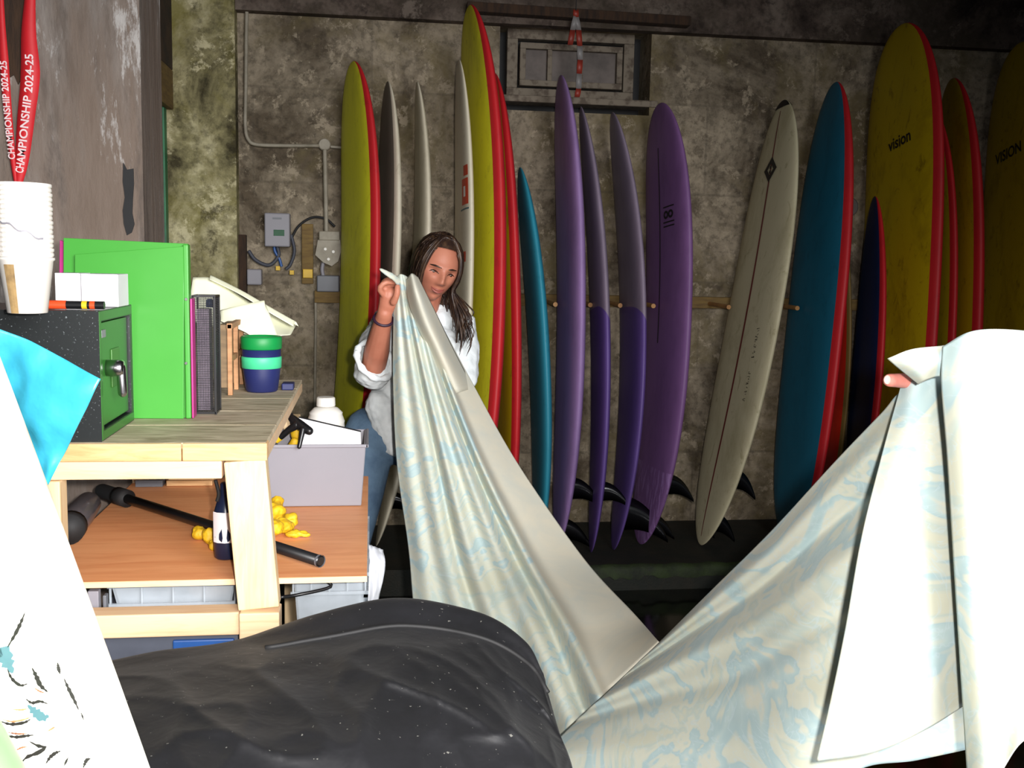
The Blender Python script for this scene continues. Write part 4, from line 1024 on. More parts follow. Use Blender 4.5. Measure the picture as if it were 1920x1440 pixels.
# raised hand
HP = PY(730, 556, 3.085)
body.capsule([WRL, PY(726, 572, 3.09), HP], [.023, .026, .030], flat=.75, up=(1, 0, 0))
fing = [((722, 556), (712, 542), (722, 530), (742, 530)), ((728, 550), (718, 533), (728, 524), (745, 525)), ((734, 546), (727, 530), (738, 521), (748, 524)), ((738, 548), (735, 535), (745, 527), (752, 531))]
for i, f in enumerate(fing):
    yy = [3.075+.012*i, 3.06+.012*i, 3.055+.01*i, 3.068+.008*i]
    body.capsule(bez([PY(f[k][0], f[k][1], yy[k]) for k in range(4)], 8), [.0095, .0095, .009, .009, .0085, .0085, .008, .0075], 10)
body.capsule(bez([PY(738, 566, 3.06), PY(744, 552, 3.045), PY(745, 538, 3.05)], 6), [.012, .011, .010, .010, .0095, .009], 10)
# other arm: upper arm down, forearm forward into cloth
ELR = PY(866, 700, 3.50); WRR = PY(815, 760, 3.30)
body.capsule([SHR, ELR], [.05, .04]); body.capsule([ELR, WRR], [.038, .025]); 
HPR = PY(800, 772, 3.24); body.capsule([WRR, HPR], [.024, .028], flat=.7)
for i in range(4):
    q = HPR+Vector((-.02+.004*i, -.01, -.03+.02*i)); body.capsule([HPR+Vector((0, 0, -.02+.014*i)), q, q+Vector((-.005, -.028, .0)), q+Vector((.018, -.035, 0))], [.009, .009, .0085, .0075], 10)
body.capsule([HPR+Vector((.005, -.01, .02)), HPR+Vector((.0, -.035, .035)), HPR+Vector((-.012, -.05, .03))], [.011, .010, .009], 10)
# torso and legs inside the clothes
HIP = PY(735, 812, 3.56)
body.capsule([NK+Vector((-.01, 0, -.12)), (NK+HIP)/2, HIP], [.10, .085, .11])
KL = PY(655, 1030, 3.45); AL = PY(640, 1215, 3.62); KR = PY(825, 1030, 3.5); AR = PY(840, 1215, 3.7)
AL.z = .08; AR.z = .08
HL = HIP+Vector((-.075, 0, -.02)); HR = HIP+Vector((.085, .0, -.02))
for h_, k_, a_ in ((HL, KL, AL), (HR, KR, AR)): body.capsule([h_, k_, a_], [.075, .05, .036])
bo = body.make('body', M['skin'], pers, smooth=True)
m = bo.modifiers.new('r', 'REMESH'); m.mode = 'VOXEL'; m.voxel_size = .0036; m.use_smooth_shade = True
m = bo.modifiers.new('s', 'SMOOTH'); m.iterations = 2; m.factor = .5
# shoes
for a_ in (AL, AR):
    c = Vector((a_.x, a_.y-.05, .035)); g = G().capsule([c+Vector((0, .1, .01)), c, c+Vector((0, -.12, -.005))], [.036, .042, .034]); o = g.make('shoe', M['blackm'], pers, smooth=True)
def bvh_of(g_):
    bm_ = bmesh.new(); mh = bpy.data.meshes.new('tmp'); mh.from_pydata(g_.V, [], g_.F); bm_.from_mesh(mh); t_ = BVHTree.FromBMesh(bm_); bm_.free(); return t_
def face_details(HC, Rh, g_, bo):
    tree_ = bvh_of(g_)
    def facept(X, Z, off=.0):
        """front surface point of the head at face coordinates"""
        d = tree_.ray_cast(HC+Rh @ Vector((X, -.3, Z)), Rh @ Vector((0, 1, 0)))
        return d[0]-Rh @ Vector((0, off, 0))
    for sx in (-1, 1):
        c = facept(sx*.030, .003, -.0065)
        G().ell(c, .0115, .0105, .0062, 16, Rh).make('eye', M['eyewhite'], bo, smooth=True)
        c2 = c+Rh @ Vector((.002, -.0078, -.0028)); G().ell(c2, .0058, .0035, .0048, 12, Rh).make('iris', M['eye'], bo, smooth=True)
        # upper lid and lash line
        pts = [facept(sx*.030+(k-4)*.0036, .0052-.00035*(k-4)**2, .0030) for k in range(9)]
        G().tube(pts, [.0008, .0016, .0022, .0026, .0028, .0026, .0022, .0016, .0008], 8).make('eyelash', M['eye'], bo, smooth=True)
        pts = [facept(sx*.030+(k-4)*.0045, .0215+.0015*math.sin(k/8*math.pi)-abs(k-3)*.0003, .001) for k in range(9)]
        G().tube(pts, [.001, .002, .0028, .003, .003, .0026, .002, .0015, .0008], 8).make('eyebrow', M['hair'], bo, smooth=True)
    pts = [facept((k-5)*.0048, -.0555+.00020*(k-5)**2, .0012) for k in range(11)]
    G().tube(pts, [.0006, .0016, .0022, .0026, .0028, .0024, .0028, .0026, .0022, .0016, .0006], 8).make('upper_lip', M['lip'], bo, smooth=True)
    pts = [facept((k-5)*.0044, -.0645+.00040*(k-5)**2, .0012) for k in range(11)]
    G().tube(pts, [.0006, .002, .003, .0036, .004, .004, .004, .0036, .003, .002, .0006], 8).make('lower_lip', M['lip'], bo, smooth=True)
face_details(HC, Rh, hg, bo)
# ---- shirt
sh = G()
chest = NK+Vector((.0, .01, -.15))
def bodytube(pts, rx, ry, k=26):
    """elliptical vertical loft, axes x / y"""
    g_ = []; b_ = len(sh.V); n = len(pts)
    for p, a_, c_ in zip(pts, rx, ry):
        for j in range(k):
            an = 2*math.pi*j/k; sh.V.append(Vector(p)+Vector((a_*math.cos(an), c_*math.sin(an), 0)))
    for i in range(n-1):
        for j in range(k): q = (j+1) % k; sh.F.append((b_+i*k+j, b_+i*k+q, b_+(i+1)*k+q, b_+(i+1)*k+j))
    sh.F.append(tuple(b_+j for j in range(k))[::-1]); sh.F.append(tuple(b_+(n-1)*k+j for j in range(k)))
top = NK+Vector((0, .0, -.035)); 
B1 = PY(795, 640, 3.55); B2 = PY(785, 700, 3.55); B3 = PY(770, 760, 3.55); B4 = PY(758, 815, 3.56); B5 = PY(752, 838, 3.56)
bodytube([top, top+Vector((.0, 0, -.03)), B1, B2, B3, B4, B5], [.065, .13, .165, .155, .15, .155, .15], [.06, .09, .115, .115, .115, .12, .12])
sh.capsule([PY(770, 596, 3.54), SHL+Vector((.0, -.02, .0)), SHL.lerp(ELL, .55), ELL+Vector((-.0, .02, -.012))], [.06, .075, .078, .062])
sh.capsule([PY(830, 600, 3.57), SHR, SHR.lerp(ELR, .6), ELR+Vector((0, .0, .0))], [.06, .072, .07, .062])
# drooping front tail of the shirt
sh.capsule([PY(712, 760, 3.48), PY(722, 800, 3.47), PY(738, 838, 3.46)], [.055, .045, .03])
so = sh.make('shirt', M['shirt'], pers, smooth=True)
m = so.modifiers.new('r', 'REMESH'); m.mode = 'VOXEL'; m.voxel_size = .0055; m.use_smooth_shade = True
m = so.modifiers.new('s', 'SMOOTH'); m.iterations = 4
tx = bpy.data.textures.new('shirt_folds', 'CLOUDS'); tx.noise_scale = .06; tx.noise_depth = 3
m = so.modifiers.new('d', 'DISPLACE'); m.texture = tx; m.strength = .022; m.mid_level = .5
# rolled cuff round the elbow opening
fa = (WRL-ELL).normalized(); u1 = fa.cross(Vector((0, 1, 0))).normalized(); u2 = fa.cross(u1)
ring = []
for k in range(29):
    an = 2*math.pi*k/28; ring.append(ELL+fa*(.035+.03*math.cos(an+.6))+u1*math.cos(an)*(.060)+u2*math.sin(an)*.056)
G().tube(ring, [.010+.003*math.sin(k*1.9) for k in range(29)], 10, False).make('rolled_cuff', M['shirt'], pers, smooth=True)
# shoulder sleeve billow behind the forearm
# collar
ring = [NK+Vector((.062*math.cos(a*math.pi/12), .055*math.sin(a*math.pi/12)-.005, -.025+.02*math.sin(a*math.pi/12))) for a in range(25)]
G().tube(ring, .009, 8, False).make('collar', M['shirt'], pers, smooth=True)
# jeans
jn = G()
jn.ell(HIP+Vector((0, 0, .0)), .165, .125, .11, 24)
for h_, k_, a_ in ((HL, KL, AL), (HR, KR, AR)): jn.capsule([h_+Vector((0, 0, .02)), h_.lerp(k_, .5), k_, k_.lerp(a_, .5), a_+Vector((0, 0, .03))], [.095, .082, .066, .060, .052], 20)
jo = jn.make('jeans', M['jeans'], pers, smooth=True)
m = jo.modifiers.new('r', 'REMESH'); m.mode = 'VOXEL'; m.voxel_size = .008; m.use_smooth_shade = True
m = jo.modifiers.new('s', 'SMOOTH'); m.iterations = 3
# bracelet
wp_ = WRL.lerp(ELL, .10); ring = [wp_+u1*math.cos(a*math.pi/12)*.029+u2*math.sin(a*math.pi/12)*.027 for a in range(25)]
G().tube(ring, .0045, 8, False).make('wristband', M['wrist'], pers, smooth=True)
# hair: cap shell plus many strands
hr = G(); rn = random.Random(11)
def hp(a, e, k=1.08):
    x = math.cos(e)*math.sin(a); y = -math.cos(e)*math.cos(a); z = math.sin(e)
    return HC+Rh @ Vector((.075*x*k, .096*y*k+.004, .114*z*k+.002))
# cap
rows = []
for i in range(15):
    f = i/14; row = []
    for j in range(49):
        a = -math.pi+2*math.pi*j/48; fa_ = abs(a)
        elim = .74-.10*fa_**2 if fa_ < 1.0 else max(-.5, .64-(fa_-1.0)*2.6)
        e = math.pi/2-(math.pi/2-elim)*f; row.append(hp(a, e, 1.09))
    rows.append(row)
hr.sheet(rows)
down = Vector((0, 0, -1))
for i in range(420):
    a = rn.uniform(.95, 2*math.pi-.95)
    if a > math.pi: a -= 2*math.pi
    e0 = rn.uniform(.35, 1.35); p = [hp(a*.6, e0+.2, 1.10), hp(a, e0*.55, 1.13), hp(a, -.1, 1.12)]
    q = hp(a, -.45, 1.15)
    side = 1 if a > 0 else -1
    ln = rn.uniform(.07, .20) if side > 0 else rn.uniform(.02, .11)
    sway = Vector((.02*side+rn.uniform(-.015, .015), -.035 if side > 0 else -.0, 0))
    if side > 0: sway += Vector((rn.uniform(0, .055), -.02, 0))
    else: sway += Vector((rn.uniform(-.045, 0), 0, 0))
    p += [q, q+sway*.5+down*ln*.5, q+sway*.8+down*ln*.85, q+sway*.6+down*ln*1.1]
    w_ = rn.uniform(.003, .006)
    hr.tube(bez(p, 18), [w_*.6]+[w_]*13+[w_*.8, w_*.6, w_*.35, w_*.1], 5, True, .6)
# front locks sweeping from the parting down both temples
for i in range(150):
    s_ = -1 if i % 2 else 1; a = s_*rn.uniform(.80, 1.25); k = rn.uniform(1.07, 1.15)
    p = [hp(rn.uniform(-.05, .2), rn.uniform(1.05, 1.35), k), hp(a*.62, 1.0, k), hp(a*.95, .5, k), hp(a*1.08, 0, k), hp(a*1.1, -.45, k)]
    q = p[-1]; p += [q+Vector((.008*s_, -.01, -.05)), q+Vector((.02*s_, -.02, -.10 if s_ > 0 else -.06))]
    w_ = rn.uniform(.003, .005); hr.tube(bez(p, 18), [w_*.6]+[w_]*13+[w_*.8, w_*.6, w_*.35, w_*.1], 5, True, .6)
ho = hr.make('hair', M['hair'], pers, smooth=True)

# ================================================================== MARBLED FABRIC
fab = thing('fabric_sheet', 'huge marbled white, cream and pale blue fabric stretched between two people', 'fabric', PY(1150, 1300, 2.2))
def cloth(name, rows, nu, nv, fold, mats=('cloth',), fn_mat=None, flip=False):
    gr = loft(rows, nu, nv)
    for i, r in enumerate(gr):
        for j, p in enumerate(r):
            d_ = fold(j/(nu-1), i/(nv-1)); v = (p-CP).normalized(); r[j] = p-v*d_
    g = G().sheet(gr); o = mesh(name, g.V, g.F, [M[m] for m in mats], fab)
    if fn_mat:
        k = 0
        for i in range(nv-1):
            for j in range(nu-1): o.data.polygons[k].material_index = fn_mat(j/(nu-1), i/(nv-1)); k += 1
    solid(o, .0015); return o
def ridge(s, c, w_): return math.exp(-((s-c)/(w_*.55))**2)
def foldA(s, t):
    a = .012+.075*t*(1.1-t*.5)
    f = .6*ridge(s, .10, .13)+.6*ridge(s, .27, .12)+.8*ridge(s, .44, .10)+.8*ridge(s, .60, .09)+1.1*ridge(s, .735, .06)-.6*ridge(s, .67, .05)-.4*ridge(s, .36, .06)+.03*math.sin(s*14+t*3)
    return a*f*min(1, t*5+.15)
A_rows = [
 [PY(742, 519, 3.07), PY(752, 514, 3.05), PY(765, 520, 3.06), PY(775, 530, 3.10)],
 [PY(738, 600, 3.10), PY(765, 600, 3.06), PY(795, 600, 3.08), PY(822, 600, 3.16)],
 [PY(737, 715, 3.08), PY(785, 715, 3.02), PY(830, 715, 3.02), PY(884, 715, 3.12)],
 [PY(744, 868, 3.0), PY(815, 868, 2.92), PY(885, 868, 2.9), PY(970, 868, 2.98)],
 [PY(766, 1030, 2.9), PY(850, 1040, 2.8), PY(960, 1040, 2.75), PY(1093, 1045, 2.8)],
 [PY(780, 1180, 2.75), PY(900, 1210, 2.6), PY(1030, 1180, 2.5), PY(1190, 1152, 2.5)],
 [PY(830, 1590, 2.55), PY(960, 1465, 2.4), PY(1095, 1337, 2.25), PY(1236, 1204, 2.2)]]
cloth('left_drape', A_rows, 150, 130, foldA, ('cloth', 'clothback'), lambda s, t: 1 if s > .75 else 0)
# rolled backside beside the face
rows = [[PY(762, 524, 3.05), PY(772, 513, 3.02), PY(784, 520, 3.06)], [PY(764, 560, 3.04), PY(782, 550, 2.98), PY(800, 552, 3.06)], [PY(780, 610, 3.05), PY(800, 600, 3.0), PY(822, 596, 3.10)], [PY(806, 660, 3.04), PY(826, 655, 3.01), PY(848, 650, 3.12)], [PY(842, 740, 3.05), PY(862, 735, 3.03), PY(888, 728, 3.13)]]
cloth('rolled_edge', rows, 24, 40, lambda s, t: .01*math.sin(s*math.pi), ('clothback',))
# twisted corner tuft above the hand
o = G().tube(bez([PY(748, 530, 3.06), PY(738, 520, 3.03), PY(725, 512, 3.02), PY(712, 504, 3.02)], 14), [.012, .012, .011, .010, .010, .009, .010, .009, .008, .008, .007, .006, .005, .002], 8, True, .5).make('corner_tuft', M['cloth'], fab, smooth=True)
def foldB(s, t):
    return .05*min(1, 1.25-t)*(.9*ridge(s, .12, .13)-.7*ridge(s, .30, .08)+.8*ridge(s, .45, .12)-.5*ridge(s, .62, .07)+.5*ridge(s, .8, .12))+.004*math.sin(s*19+t*7)
B_rows = [
 [PY(1237, 1204, 2.2), PY(1150, 1287, 2.17), PY(1060, 1370, 2.15), PY(930, 1500, 2.15)],
 [PY(1338, 1103, 2.0), PY(1290, 1200, 1.95), PY(1230, 1330, 1.9), PY(1150, 1540, 1.85)],
 [PY(1442, 1000, 1.8), PY(1420, 1120, 1.75), PY(1370, 1300, 1.7), PY(1320, 1560, 1.65)],
 [PY(1560, 872, 1.56), PY(1560, 1000, 1.54), PY(1520, 1220, 1.5), PY(1470, 1560, 1.48)],
 [PY(1650, 778, 1.42), PY(1655, 930, 1.42), PY(1640, 1150, 1.42), PY(1600, 1448, 1.42)],
 [PY(1694, 733, 1.36), PY(1720, 900, 1.38), PY(1730, 1150, 1.40), PY(1720, 1425, 1.40)],
 [PY(1770, 720, 1.33), PY(1800, 900, 1.36), PY(1830, 1150, 1.38), PY(1860, 1395, 1.38)]]
cloth('lower_drape', B_rows, 130, 130, foldB)
C_rows = [
 [PY(1690, 722, 1.335), PY(1715, 712, 1.31), PY(1745, 705, 1.31), PY(1778, 690, 1.32)],
 [PY(1652, 860, 1.30), PY(1692, 860, 1.27), PY(1740, 860, 1.26), PY(1790, 860, 1.28)],
 [PY(1615, 1010, 1.27), PY(1670, 1010, 1.235), PY(1735, 1010, 1.23), PY(1800, 1010, 1.26)],
 [PY(1585, 1180, 1.26), PY(1655, 1180, 1.22), PY(1735, 1180, 1.215), PY(1808, 1180, 1.25)],
 [PY(1556, 1320, 1.26), PY(1640, 1315, 1.22), PY(1730, 1290, 1.21), PY(1810, 1260, 1.25)],
 [PY(1531, 1427, 1.27), PY(1640, 1410, 1.23), PY(1735, 1368, 1.215), PY(1812, 1320, 1.25)]]
cloth('middle_panel', C_rows, 70, 90, lambda s, t: .006*math.sin(s*7+1)*t)
D_rows = [
 [PY(1768, 650, 1.20), PY(1820, 622, 1.17), PY(1890, 618, 1.16), PY(1980, 630, 1.16), PY(2080, 660, 1.17)],
 [PY(1765, 720, 1.19), PY(1835, 720, 1.14), PY(1900, 720, 1.13), PY(2000, 720, 1.13), PY(2120, 720, 1.15)],
 [PY(1776, 860, 1.18), PY(1845, 860, 1.13), PY(1920, 860, 1.12), PY(2020, 860, 1.12), PY(2150, 860, 1.14)],
 [PY(1790, 1080, 1.17), PY(1860, 1080, 1.12), PY(1940, 1080, 1.11), PY(2040, 1080, 1.11), PY(2180, 1080, 1.13)],
 [PY(1804, 1300, 1.17), PY(1870, 1300, 1.12), PY(1940, 1290, 1.11), PY(2040, 1280, 1.11), PY(2180, 1260, 1.13)],
 [PY(1818, 1520, 1.17), PY(1870, 1460, 1.12), PY(1925, 1385, 1.11), PY(2040, 1340, 1.11), PY(2180, 1300, 1.13)]]
cloth('front_panel', D_rows, 70, 90, lambda s, t: .01*math.sin(s*14+.5)*min(1, t*2))
rows = [[PY(1664, 672, 1.24), PY(1710, 655, 1.22), PY(1770, 648, 1.21), PY(1800, 640, 1.21)], [PY(1682, 688, 1.235), PY(1720, 680, 1.21), PY(1765, 676, 1.20), PY(1800, 676, 1.2)], [PY(1722, 720, 1.245), PY(1738, 712, 1.225), PY(1762, 705, 1.21), PY(1800, 712, 1.21)]]
cloth('turned_collar', rows, 40, 24, lambda s, t: .004*math.sin(s*9))

# ---- hand of the second person, mostly behind the fabric
p2 = thing('person', 'second person hidden behind the fabric, only a pink fingertip showing at its folded top', 'person', PY(1850, 740, 1.36))
hb = G()
palm = PY(1795, 735, 1.42)
hb.capsule([PY(1760, 722, 1.39), palm, PY(1840, 745, 1.45)], [.026, .034, .028], flat=.7, up=(0, 0, 1))
hb.capsule([PY(1770, 735, 1.42), PY(1740, 722, 1.33+.03), PY(1700, 714, 1.325), PY(1668, 713, 1.30)], [.012, .0115, .011, .0095], 14)
for i, (v0, le) in enumerate(((750, 1690), (765, 1700), (780, 1715))):
    hb.capsule([PY(1785, v0, 1.44), PY(1745, v0+4, 1.43), PY(le+8, v0+8, 1.45), PY(le+28, v0+14, 1.47)], [.011, .0105, .0095, .0085], 12)
hb.capsule([PY(1790, 700, 1.42), PY(1772, 694, 1.34), PY(1750, 698, 1.36)], [.0125, .0115, .010], 12)
EL2 = Vector((1.20, 1.50, 1.14)); SH2 = Vector((1.44, 1.62, 1.36)); NK2 = Vector((1.60, 1.66, 1.44)); HD2 = Vector((1.58, 1.62, 1.60))
hb.capsule([PY(1840, 745, 1.45), PY(1900, 765, 1.46), EL2], [.026, .030, .042]); hb.capsule([EL2, SH2], [.042, .055])
Rh2 = Matrix.Rotation(math.radians(-60), 3, 'Z')
h2g, _ = head_geo(HD2, Rh2); hb.add(h2g.V, h2g.F); f2g = h2g
hb.capsule([HD2+Vector((.02, .02, -.06)), NK2, NK2+Vector((0, 0, -.06))], [.052, .055, .07])
SH3 = Vector((1.78, 1.72, 1.36)); EL3 = Vector((1.80, 1.62, 1.10)); HN3 = Vector((1.62, 1.42, 1.02))
hb.capsule([SH2, NK2+Vector((0, .02, -.06)), SH3], [.055, .07, .055]); hb.capsule([SH3, EL3, HN3], [.052, .042, .028])
hb.capsule([HN3, HN3+Vector((-.05, -.05, 0))], [.028, .03], flat=.7)
for i in range(4): hb.capsule([HN3+Vector((-.05, -.05, .03-.02*i)), HN3+Vector((-.09, -.08, .032-.021*i)), HN3+Vector((-.105, -.075, .02-.02*i))], [.010, .009, .008], 10)
hb.capsule([HN3+Vector((-.02, -.03, .03)), HN3+Vector((-.06, -.03, .055))], [.012, .009], 10)
HP2 = Vector((1.62, 1.70, .88)); hb.capsule([NK2+Vector((0, .02, -.16)), HP2], [.11, .12])
LG = [(Vector((1.53, 1.69, .84)), Vector((1.50, 1.64, .48)), Vector((1.50, 1.70, .09))), (Vector((1.71, 1.71, .84)), Vector((1.75, 1.66, .48)), Vector((1.77, 1.74, .09)))]
for a_, b_, c_ in LG: hb.capsule([a_, b_, c_], [.08, .052, .038])
h2 = hb.make('body', pmat('pink skin', (226, 142, 128), (214, 122, 108), sc=20, rough=.5), p2, smooth=True)
m = h2.modifiers.new('r', 'REMESH'); m.mode = 'VOXEL'; m.voxel_size = .0032; m.use_smooth_shade = True
m = h2.modifiers.new('s', 'SMOOTH'); m.iterations = 2
G().ell(PY(1664, 712, 1.291), .0055, .003, .0065, 12).make('fingernail', pmat('nail', (240, 190, 176), None, rough=.3), h2, smooth=True)

face_details(HD2, Rh2, f2g, h2)
tp = G(); tp.capsule([NK2+Vector((0, .02, -.10)), NK2+Vector((0, .03, -.30)), HP2+Vector((0, 0, .02))], [.16, .165, .165], 24, flat=.75, up=(1, .1, 0))
tp.capsule([NK2+Vector((0, .02, -.09)), SH2, SH2.lerp(EL2, .9)], [.08, .078, .06]); tp.capsule([NK2+Vector((0, .02, -.09)), SH3, SH3.lerp(EL3, .9)], [.08, .078, .06])
o = tp.make('jumper', pmat('dark blue jumper', (42, 52, 72), (34, 42, 60), sc=30, rough=.9), p2, smooth=True)
m = o.modifiers.new('r', 'REMESH'); m.mode = 'VOXEL'; m.voxel_size = .008; m.use_smooth_shade = True
m = o.modifiers.new('s', 'SMOOTH'); m.iterations = 4
tp = G(); tp.ell(HP2, .17, .13, .12, 24)
for a_, b_, c_ in LG: tp.capsule([a_, b_, c_+Vector((0, 0, .03))], [.098, .068, .056], 20)
o = tp.make('trousers', M['jeans'], p2, smooth=True)
m = o.modifiers.new('r', 'REMESH'); m.mode = 'VOXEL'; m.voxel_size = .008; m.use_smooth_shade = True
for a_, b_, c_ in LG:
    q = Vector((c_.x, c_.y, .036)); G().capsule([q+Vector((0, .08, .01)), q, q+Vector((-.03, -.13, -.004))], [.036, .042, .034]).make('shoe', M['blackm'], p2, smooth=True)
rows = []
for i in range(12):
    f = i/11; row = []
    for j in range(41):
        a_ = -math.pi+2*math.pi*j/40; el = .6 if abs(a_) < 1 else max(-.4, .6-(abs(a_)-1)*1.6); e_ = math.pi/2-(math.pi/2-el)*f
        row.append(HD2+Rh2 @ Vector((.083*math.cos(e_)*math.sin(a_), -.104*math.cos(e_)*math.cos(a_)+.004, .124*math.sin(e_))))
    rows.append(row)
o = G().sheet(rows).make('hair', M['hair'], p2, smooth=True); solid(o, .012)

# ================================================================== FOREGROUND
# black board bag
bg = thing('board_bag', 'big padded black fabric bag filling the lower centre foreground', 'bag', PY(640, 1440, 1.5))
rows = [
 [PY(120, 1420, 1.98), PY(300, 1420, 1.95), PY(480, 1400, 1.95), PY(640, 1380, 1.95), PY(790, 1380, 1.95), PY(930, 1400, 1.95), PY(1010, 1430, 1.9), PY(1050, 1480, 1.85)],
 [PY(120, 1262, 1.78), PY(290, 1236, 1.80), PY(450, 1212, 1.82), PY(600, 1160, 1.84), PY(760, 1138, 1.85), PY(900, 1160, 1.82), PY(985, 1213, 1.76), PY(1020, 1275, 1.7)],
 [PY(120, 1270, 1.66), PY(290, 1243, 1.68), PY(450, 1222, 1.70), PY(600, 1198, 1.72), PY(760, 1176, 1.73), PY(900, 1195, 1.72), PY(990, 1245, 1.68), PY(1028, 1300, 1.64)],
 [PY(120, 1330, 1.50), PY(290, 1310, 1.50), PY(450, 1295, 1.50), PY(600, 1280, 1.52), PY(760, 1270, 1.53), PY(900, 1285, 1.54), PY(1000, 1330, 1.55), PY(1048, 1370, 1.55)],
 [PY(100, 1460, 1.30), PY(290, 1440, 1.30), PY(450, 1430, 1.30), PY(600, 1420, 1.32), PY(760, 1415, 1.34), PY(900, 1425, 1.36), PY(1020, 1450, 1.38), PY(1078, 1460, 1.42)],
 [PY(60, 1700, 1.15), PY(290, 1700, 1.14), PY(450, 1700, 1.14), PY(600, 1700, 1.16), PY(760, 1700, 1.18), PY(900, 1700, 1.2), PY(1030, 1700, 1.25), PY(1110, 1700, 1.3)]]
gr = loft(rows, 130, 110)
from mathutils import noise as mn
for i, r in enumerate(gr):
    for j, p in enumerate(r):
        ax_ = j/129*3.2+i/109*1.6; bx_ = j/129*1.2-i/109*1.9; v = (p-CP).normalized(); f = i/109; k = min(1, max(0, (f-.32)*4))
        q = Vector((p.x*2.6+p.z*3.2, p.y*2.0-p.z*2.5, p.z*1.5)); 
        dd = (1-abs(mn.noise(q*1.5)))**6*.022-.006+.007*mn.noise(q*5)+.020*(1-abs(mn.noise(Vector((ax_*.9, bx_*2.6, 4.2)))))**7-.010+.010*(1-abs(mn.noise(Vector((ax_*2.3, bx_*4.2, 1.7)))))**6
        r[j] = p-v*dd*k+Vector((0, 0, .006*mn.noise(q*3)*(1-k)))
V = [p for r in gr for p in r]; nn = 130
g = G().sheet(gr)
o = g.make('bag_shell', M['bag'], bg, smooth=True); solid(o, .004, -1)
def gs(i, u): r = gr[i]; x = u*(len(r)-1); k = min(int(x), len(r)-2); return r[k].lerp(r[k+1], x-k)
pts = [gs(43, .33+.67*k/50)-(gs(43, .33+.67*k/50)-CP).normalized()*.004 for k in range(51)]
G().tube(pts, .0045, 8).make('piping', M['blackm'], bg, smooth=True)
# foreground white board
W2 = .54; Yb = 1.0
mid = PY(128, 1000, Yb); dr = (PY(200, 1190, Yb)-PY(50, 820, Yb)).normalized(); side = dr.cross(Vector((0, 1, 0))).normalized()
if side.x > 0: side = -side
cen = mid+side*(W2/2-.024)
nose = cen-dr*1.02+Vector((0, .10, 0)); tail = cen+dr*1.08+Vector((0, -.10, 0))
def fg_mat():
    m, nt, bs = newmat('stained white fibreglass'); bs.inputs['Roughness'].default_value = .35
    v = coords(nt, (1, 1, 1))
    f = ramp(nt, noise(nt, v, 9, 6, .7, .6), [(.56, W_(0)), (.74, W_(.7))])
    col = mix(nt, f, lin((246, 240, 228)), lin((176, 152, 120))); nt.links.new(col, bs.inputs['Base Color']); return m
M['fgb'] = fg_mat(); M['fgrail'] = pmat('dirty rail', (206, 204, 190), (150, 130, 104), sc=10, lo=.45, hi=.75, rough=.4)
bf = board('surfboard', 'stained white surfboard leaning across the lower left corner, nearest the camera', 'surfboard', nose, tail, W2, .062, 0, .0, [M['fgb'], M['fgrail'], M['fgrail']], p=(3.2, .6), angle=14, L=60)
thf, surf, Ln, W, fr = bf
# drawn marks on the deck: project on to the deck mesh
rootV = [o_ for o_ in thf.children if o_.name.startswith('deck')][0]
bmh = bmesh.new(); bmh.from_mesh(rootV.data); tree = BVHTree.FromBMesh(bmh); bmh.free()
def on_deck(u, v):
    d_ = ray(u, v).normalized(); h = tree.ray_cast(CP-ORG[rootV], d_)
    return (h[0]+ORG[rootV]-d_*.0012) if h[0] is not None else None
def stroke(g, pts, ws):
    P_ = []
    n = 14; c = bez([Vector((a_, b_, 0)) for a_, b_ in pts], n)
    L_, R_ = [], []
    for i, p in enumerate(c):
        t = c[min(i+1, n-1)]-c[max(i-1, 0)]; t.normalize(); w_ = ws*math.sin(math.pi*(i+.6)/(n+.2))*(1+.35*math.sin(i*2.7))
        a_ = on_deck(p.x-t.y*w_, p.y+t.x*w_); b_ = on_deck(p.x+t.y*w_, p.y-t.x*w_)
        if a_ is None or b_ is None: continue
        L_.append([a_, b_])
    if len(L_) > 1: g.sheet(L_)
g = G(); gt = G(); gbw = G()
for pts, w_ in ([[(47, 1148), (38, 1170), (28, 1190), (14, 1214)], 3.5], [[(14, 1255), (22, 1272), (38, 1285), (52, 1282)], 3], [[(60, 1252), (68, 1268), (76, 1285), (90, 1298)], 4.5], [[(108, 1242), (110, 1254), (113, 1264)], 3.5], [[(120, 1272), (128, 1290), (138, 1310), (148, 1332)], 3.5], [[(152, 1336), (157, 1350)], 2.2], [[(48, 1310), (60, 1318), (75, 1315), (90, 1320)], 3], [[(0, 1352), (20, 1358), (45, 1355), (58, 1348)], 3], [[(8, 1378), (28, 1382), (48, 1380), (64, 1378)], 3], [[(55, 1390), (70, 1398), (84, 1402), (70, 1412), (50, 1420), (35, 1436)], 4], [[(86, 1432), (94, 1420), (104, 1412), (114, 1408)], 3.5], [[(120, 1436), (128, 1420)], 2.2], [[(156, 1440), (162, 1426), (170, 1422)], 3.5]):
    stroke(g, pts, w_)
for pts, w_ in ([[(-6, 1235), (4, 1222), (12, 1238), (24, 1262)], 15],): stroke(gt, pts, w_)
gt2 = G(); stroke(gt2, [(52, 1322), (66, 1335), (80, 1345), (92, 1342)], 9)
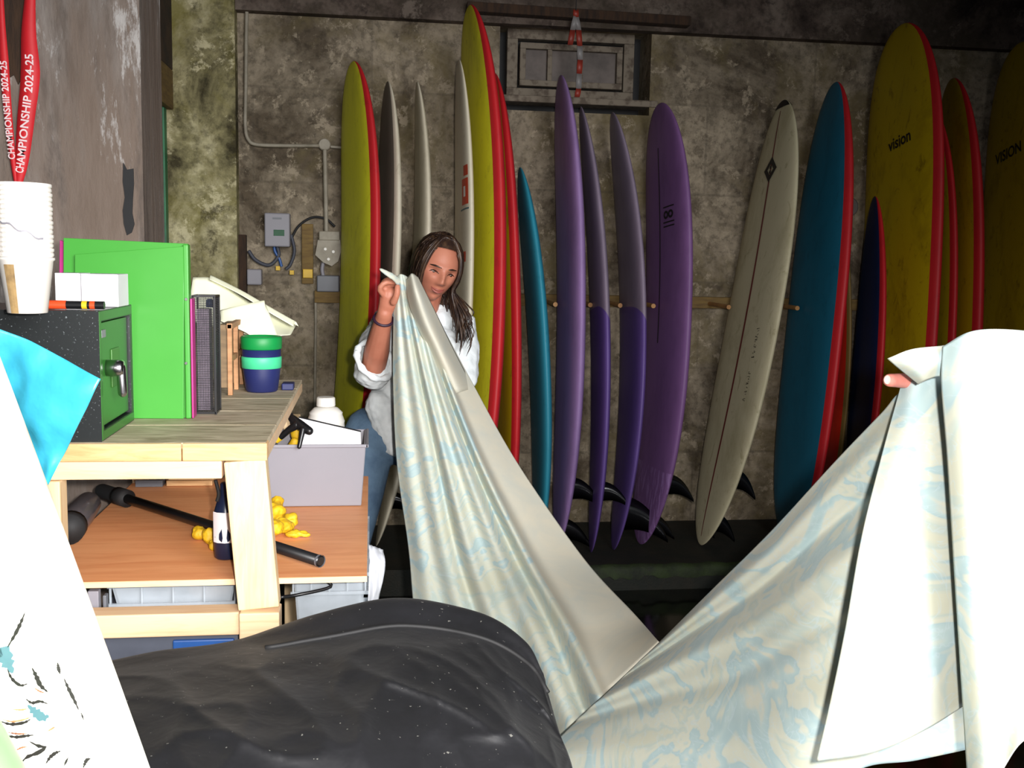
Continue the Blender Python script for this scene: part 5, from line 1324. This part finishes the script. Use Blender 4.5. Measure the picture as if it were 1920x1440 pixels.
for pts, w_ in ([[(2, 1348), (22, 1353), (46, 1349), (62, 1342)], 1.8], [[(14, 1373), (34, 1376), (52, 1375)], 1.8], [[(22, 1330), (40, 1331), (54, 1328)], 1.8], [[(28, 1408), (40, 1402), (52, 1400)], 1.8], [[(62, 1288), (74, 1296), (86, 1300)], 1.6], [[(88, 1372), (98, 1366), (104, 1362)], 1.8], [[(170, 1178), (176, 1188), (172, 1196)], 5]): stroke(gbw, pts, w_)
if g.V: g.make('black_drawn_marks', M['ink'], thf)
gt.make('teal_drawn_shape', M['inkteal'], thf); gt2.make('teal_drawn_shape', M['inkteal'], thf)
if gbw.V: gbw.make('brown_drawn_marks', M['inkbrown'], thf)
# green board edge at the very corner
a = PY(-8, 1352, .86); b = PY(30, 1460, .84); d_ = (b-a).normalized()
gbm = G().capsule([a-d_*.12+Vector((-.045, 0, 0)), a+Vector((-.030, 0, 0)), b+Vector((-.024, 0, 0)), b+d_*.4+Vector((-.02, 0, 0))], [.015, .028, .03, .03], 18).make('green_foam_edge', pmat('light green foam', (104, 200, 96), None, rough=.5), smooth=True)
tag(gbm, 'light green foam board edge in the extreme lower left corner', 'foam board')
# cyan crinkled sheet
rows = [[PY(-60, 590, 1.14), PY(0, 615, 1.14), PY(60, 642, 1.13), PY(120, 675, 1.12), PY(186, 712, 1.10)],
        [PY(-50, 690, 1.15), PY(10, 700, 1.14), PY(60, 715, 1.12), PY(110, 740, 1.11), PY(168, 750, 1.10)],
        [PY(-20, 780, 1.15), PY(30, 790, 1.14), PY(70, 795, 1.12), PY(105, 800, 1.11), PY(140, 808, 1.11)],
        [PY(30, 860, 1.15), PY(60, 862, 1.14), PY(80, 862, 1.13), PY(95, 862, 1.12), PY(112, 862, 1.12)],
        [PY(70, 920, 1.15), PY(76, 920, 1.14), PY(80, 918, 1.13), PY(84, 915, 1.13), PY(88, 908, 1.13)]]
gr = loft(rows, 60, 60)
for r in gr:
    for j, p in enumerate(r): r[j] = p+Vector((0, 1, 0))*(.012*mn.noise(p*14)+.006*mn.noise(p*33))
o = G().sheet(gr).make('cyan_sheet', M['cyan'], smooth=True); solid(o, .002); tag(o, 'crinkled bright cyan sheet hanging behind the stained white surfboard', 'sheet')
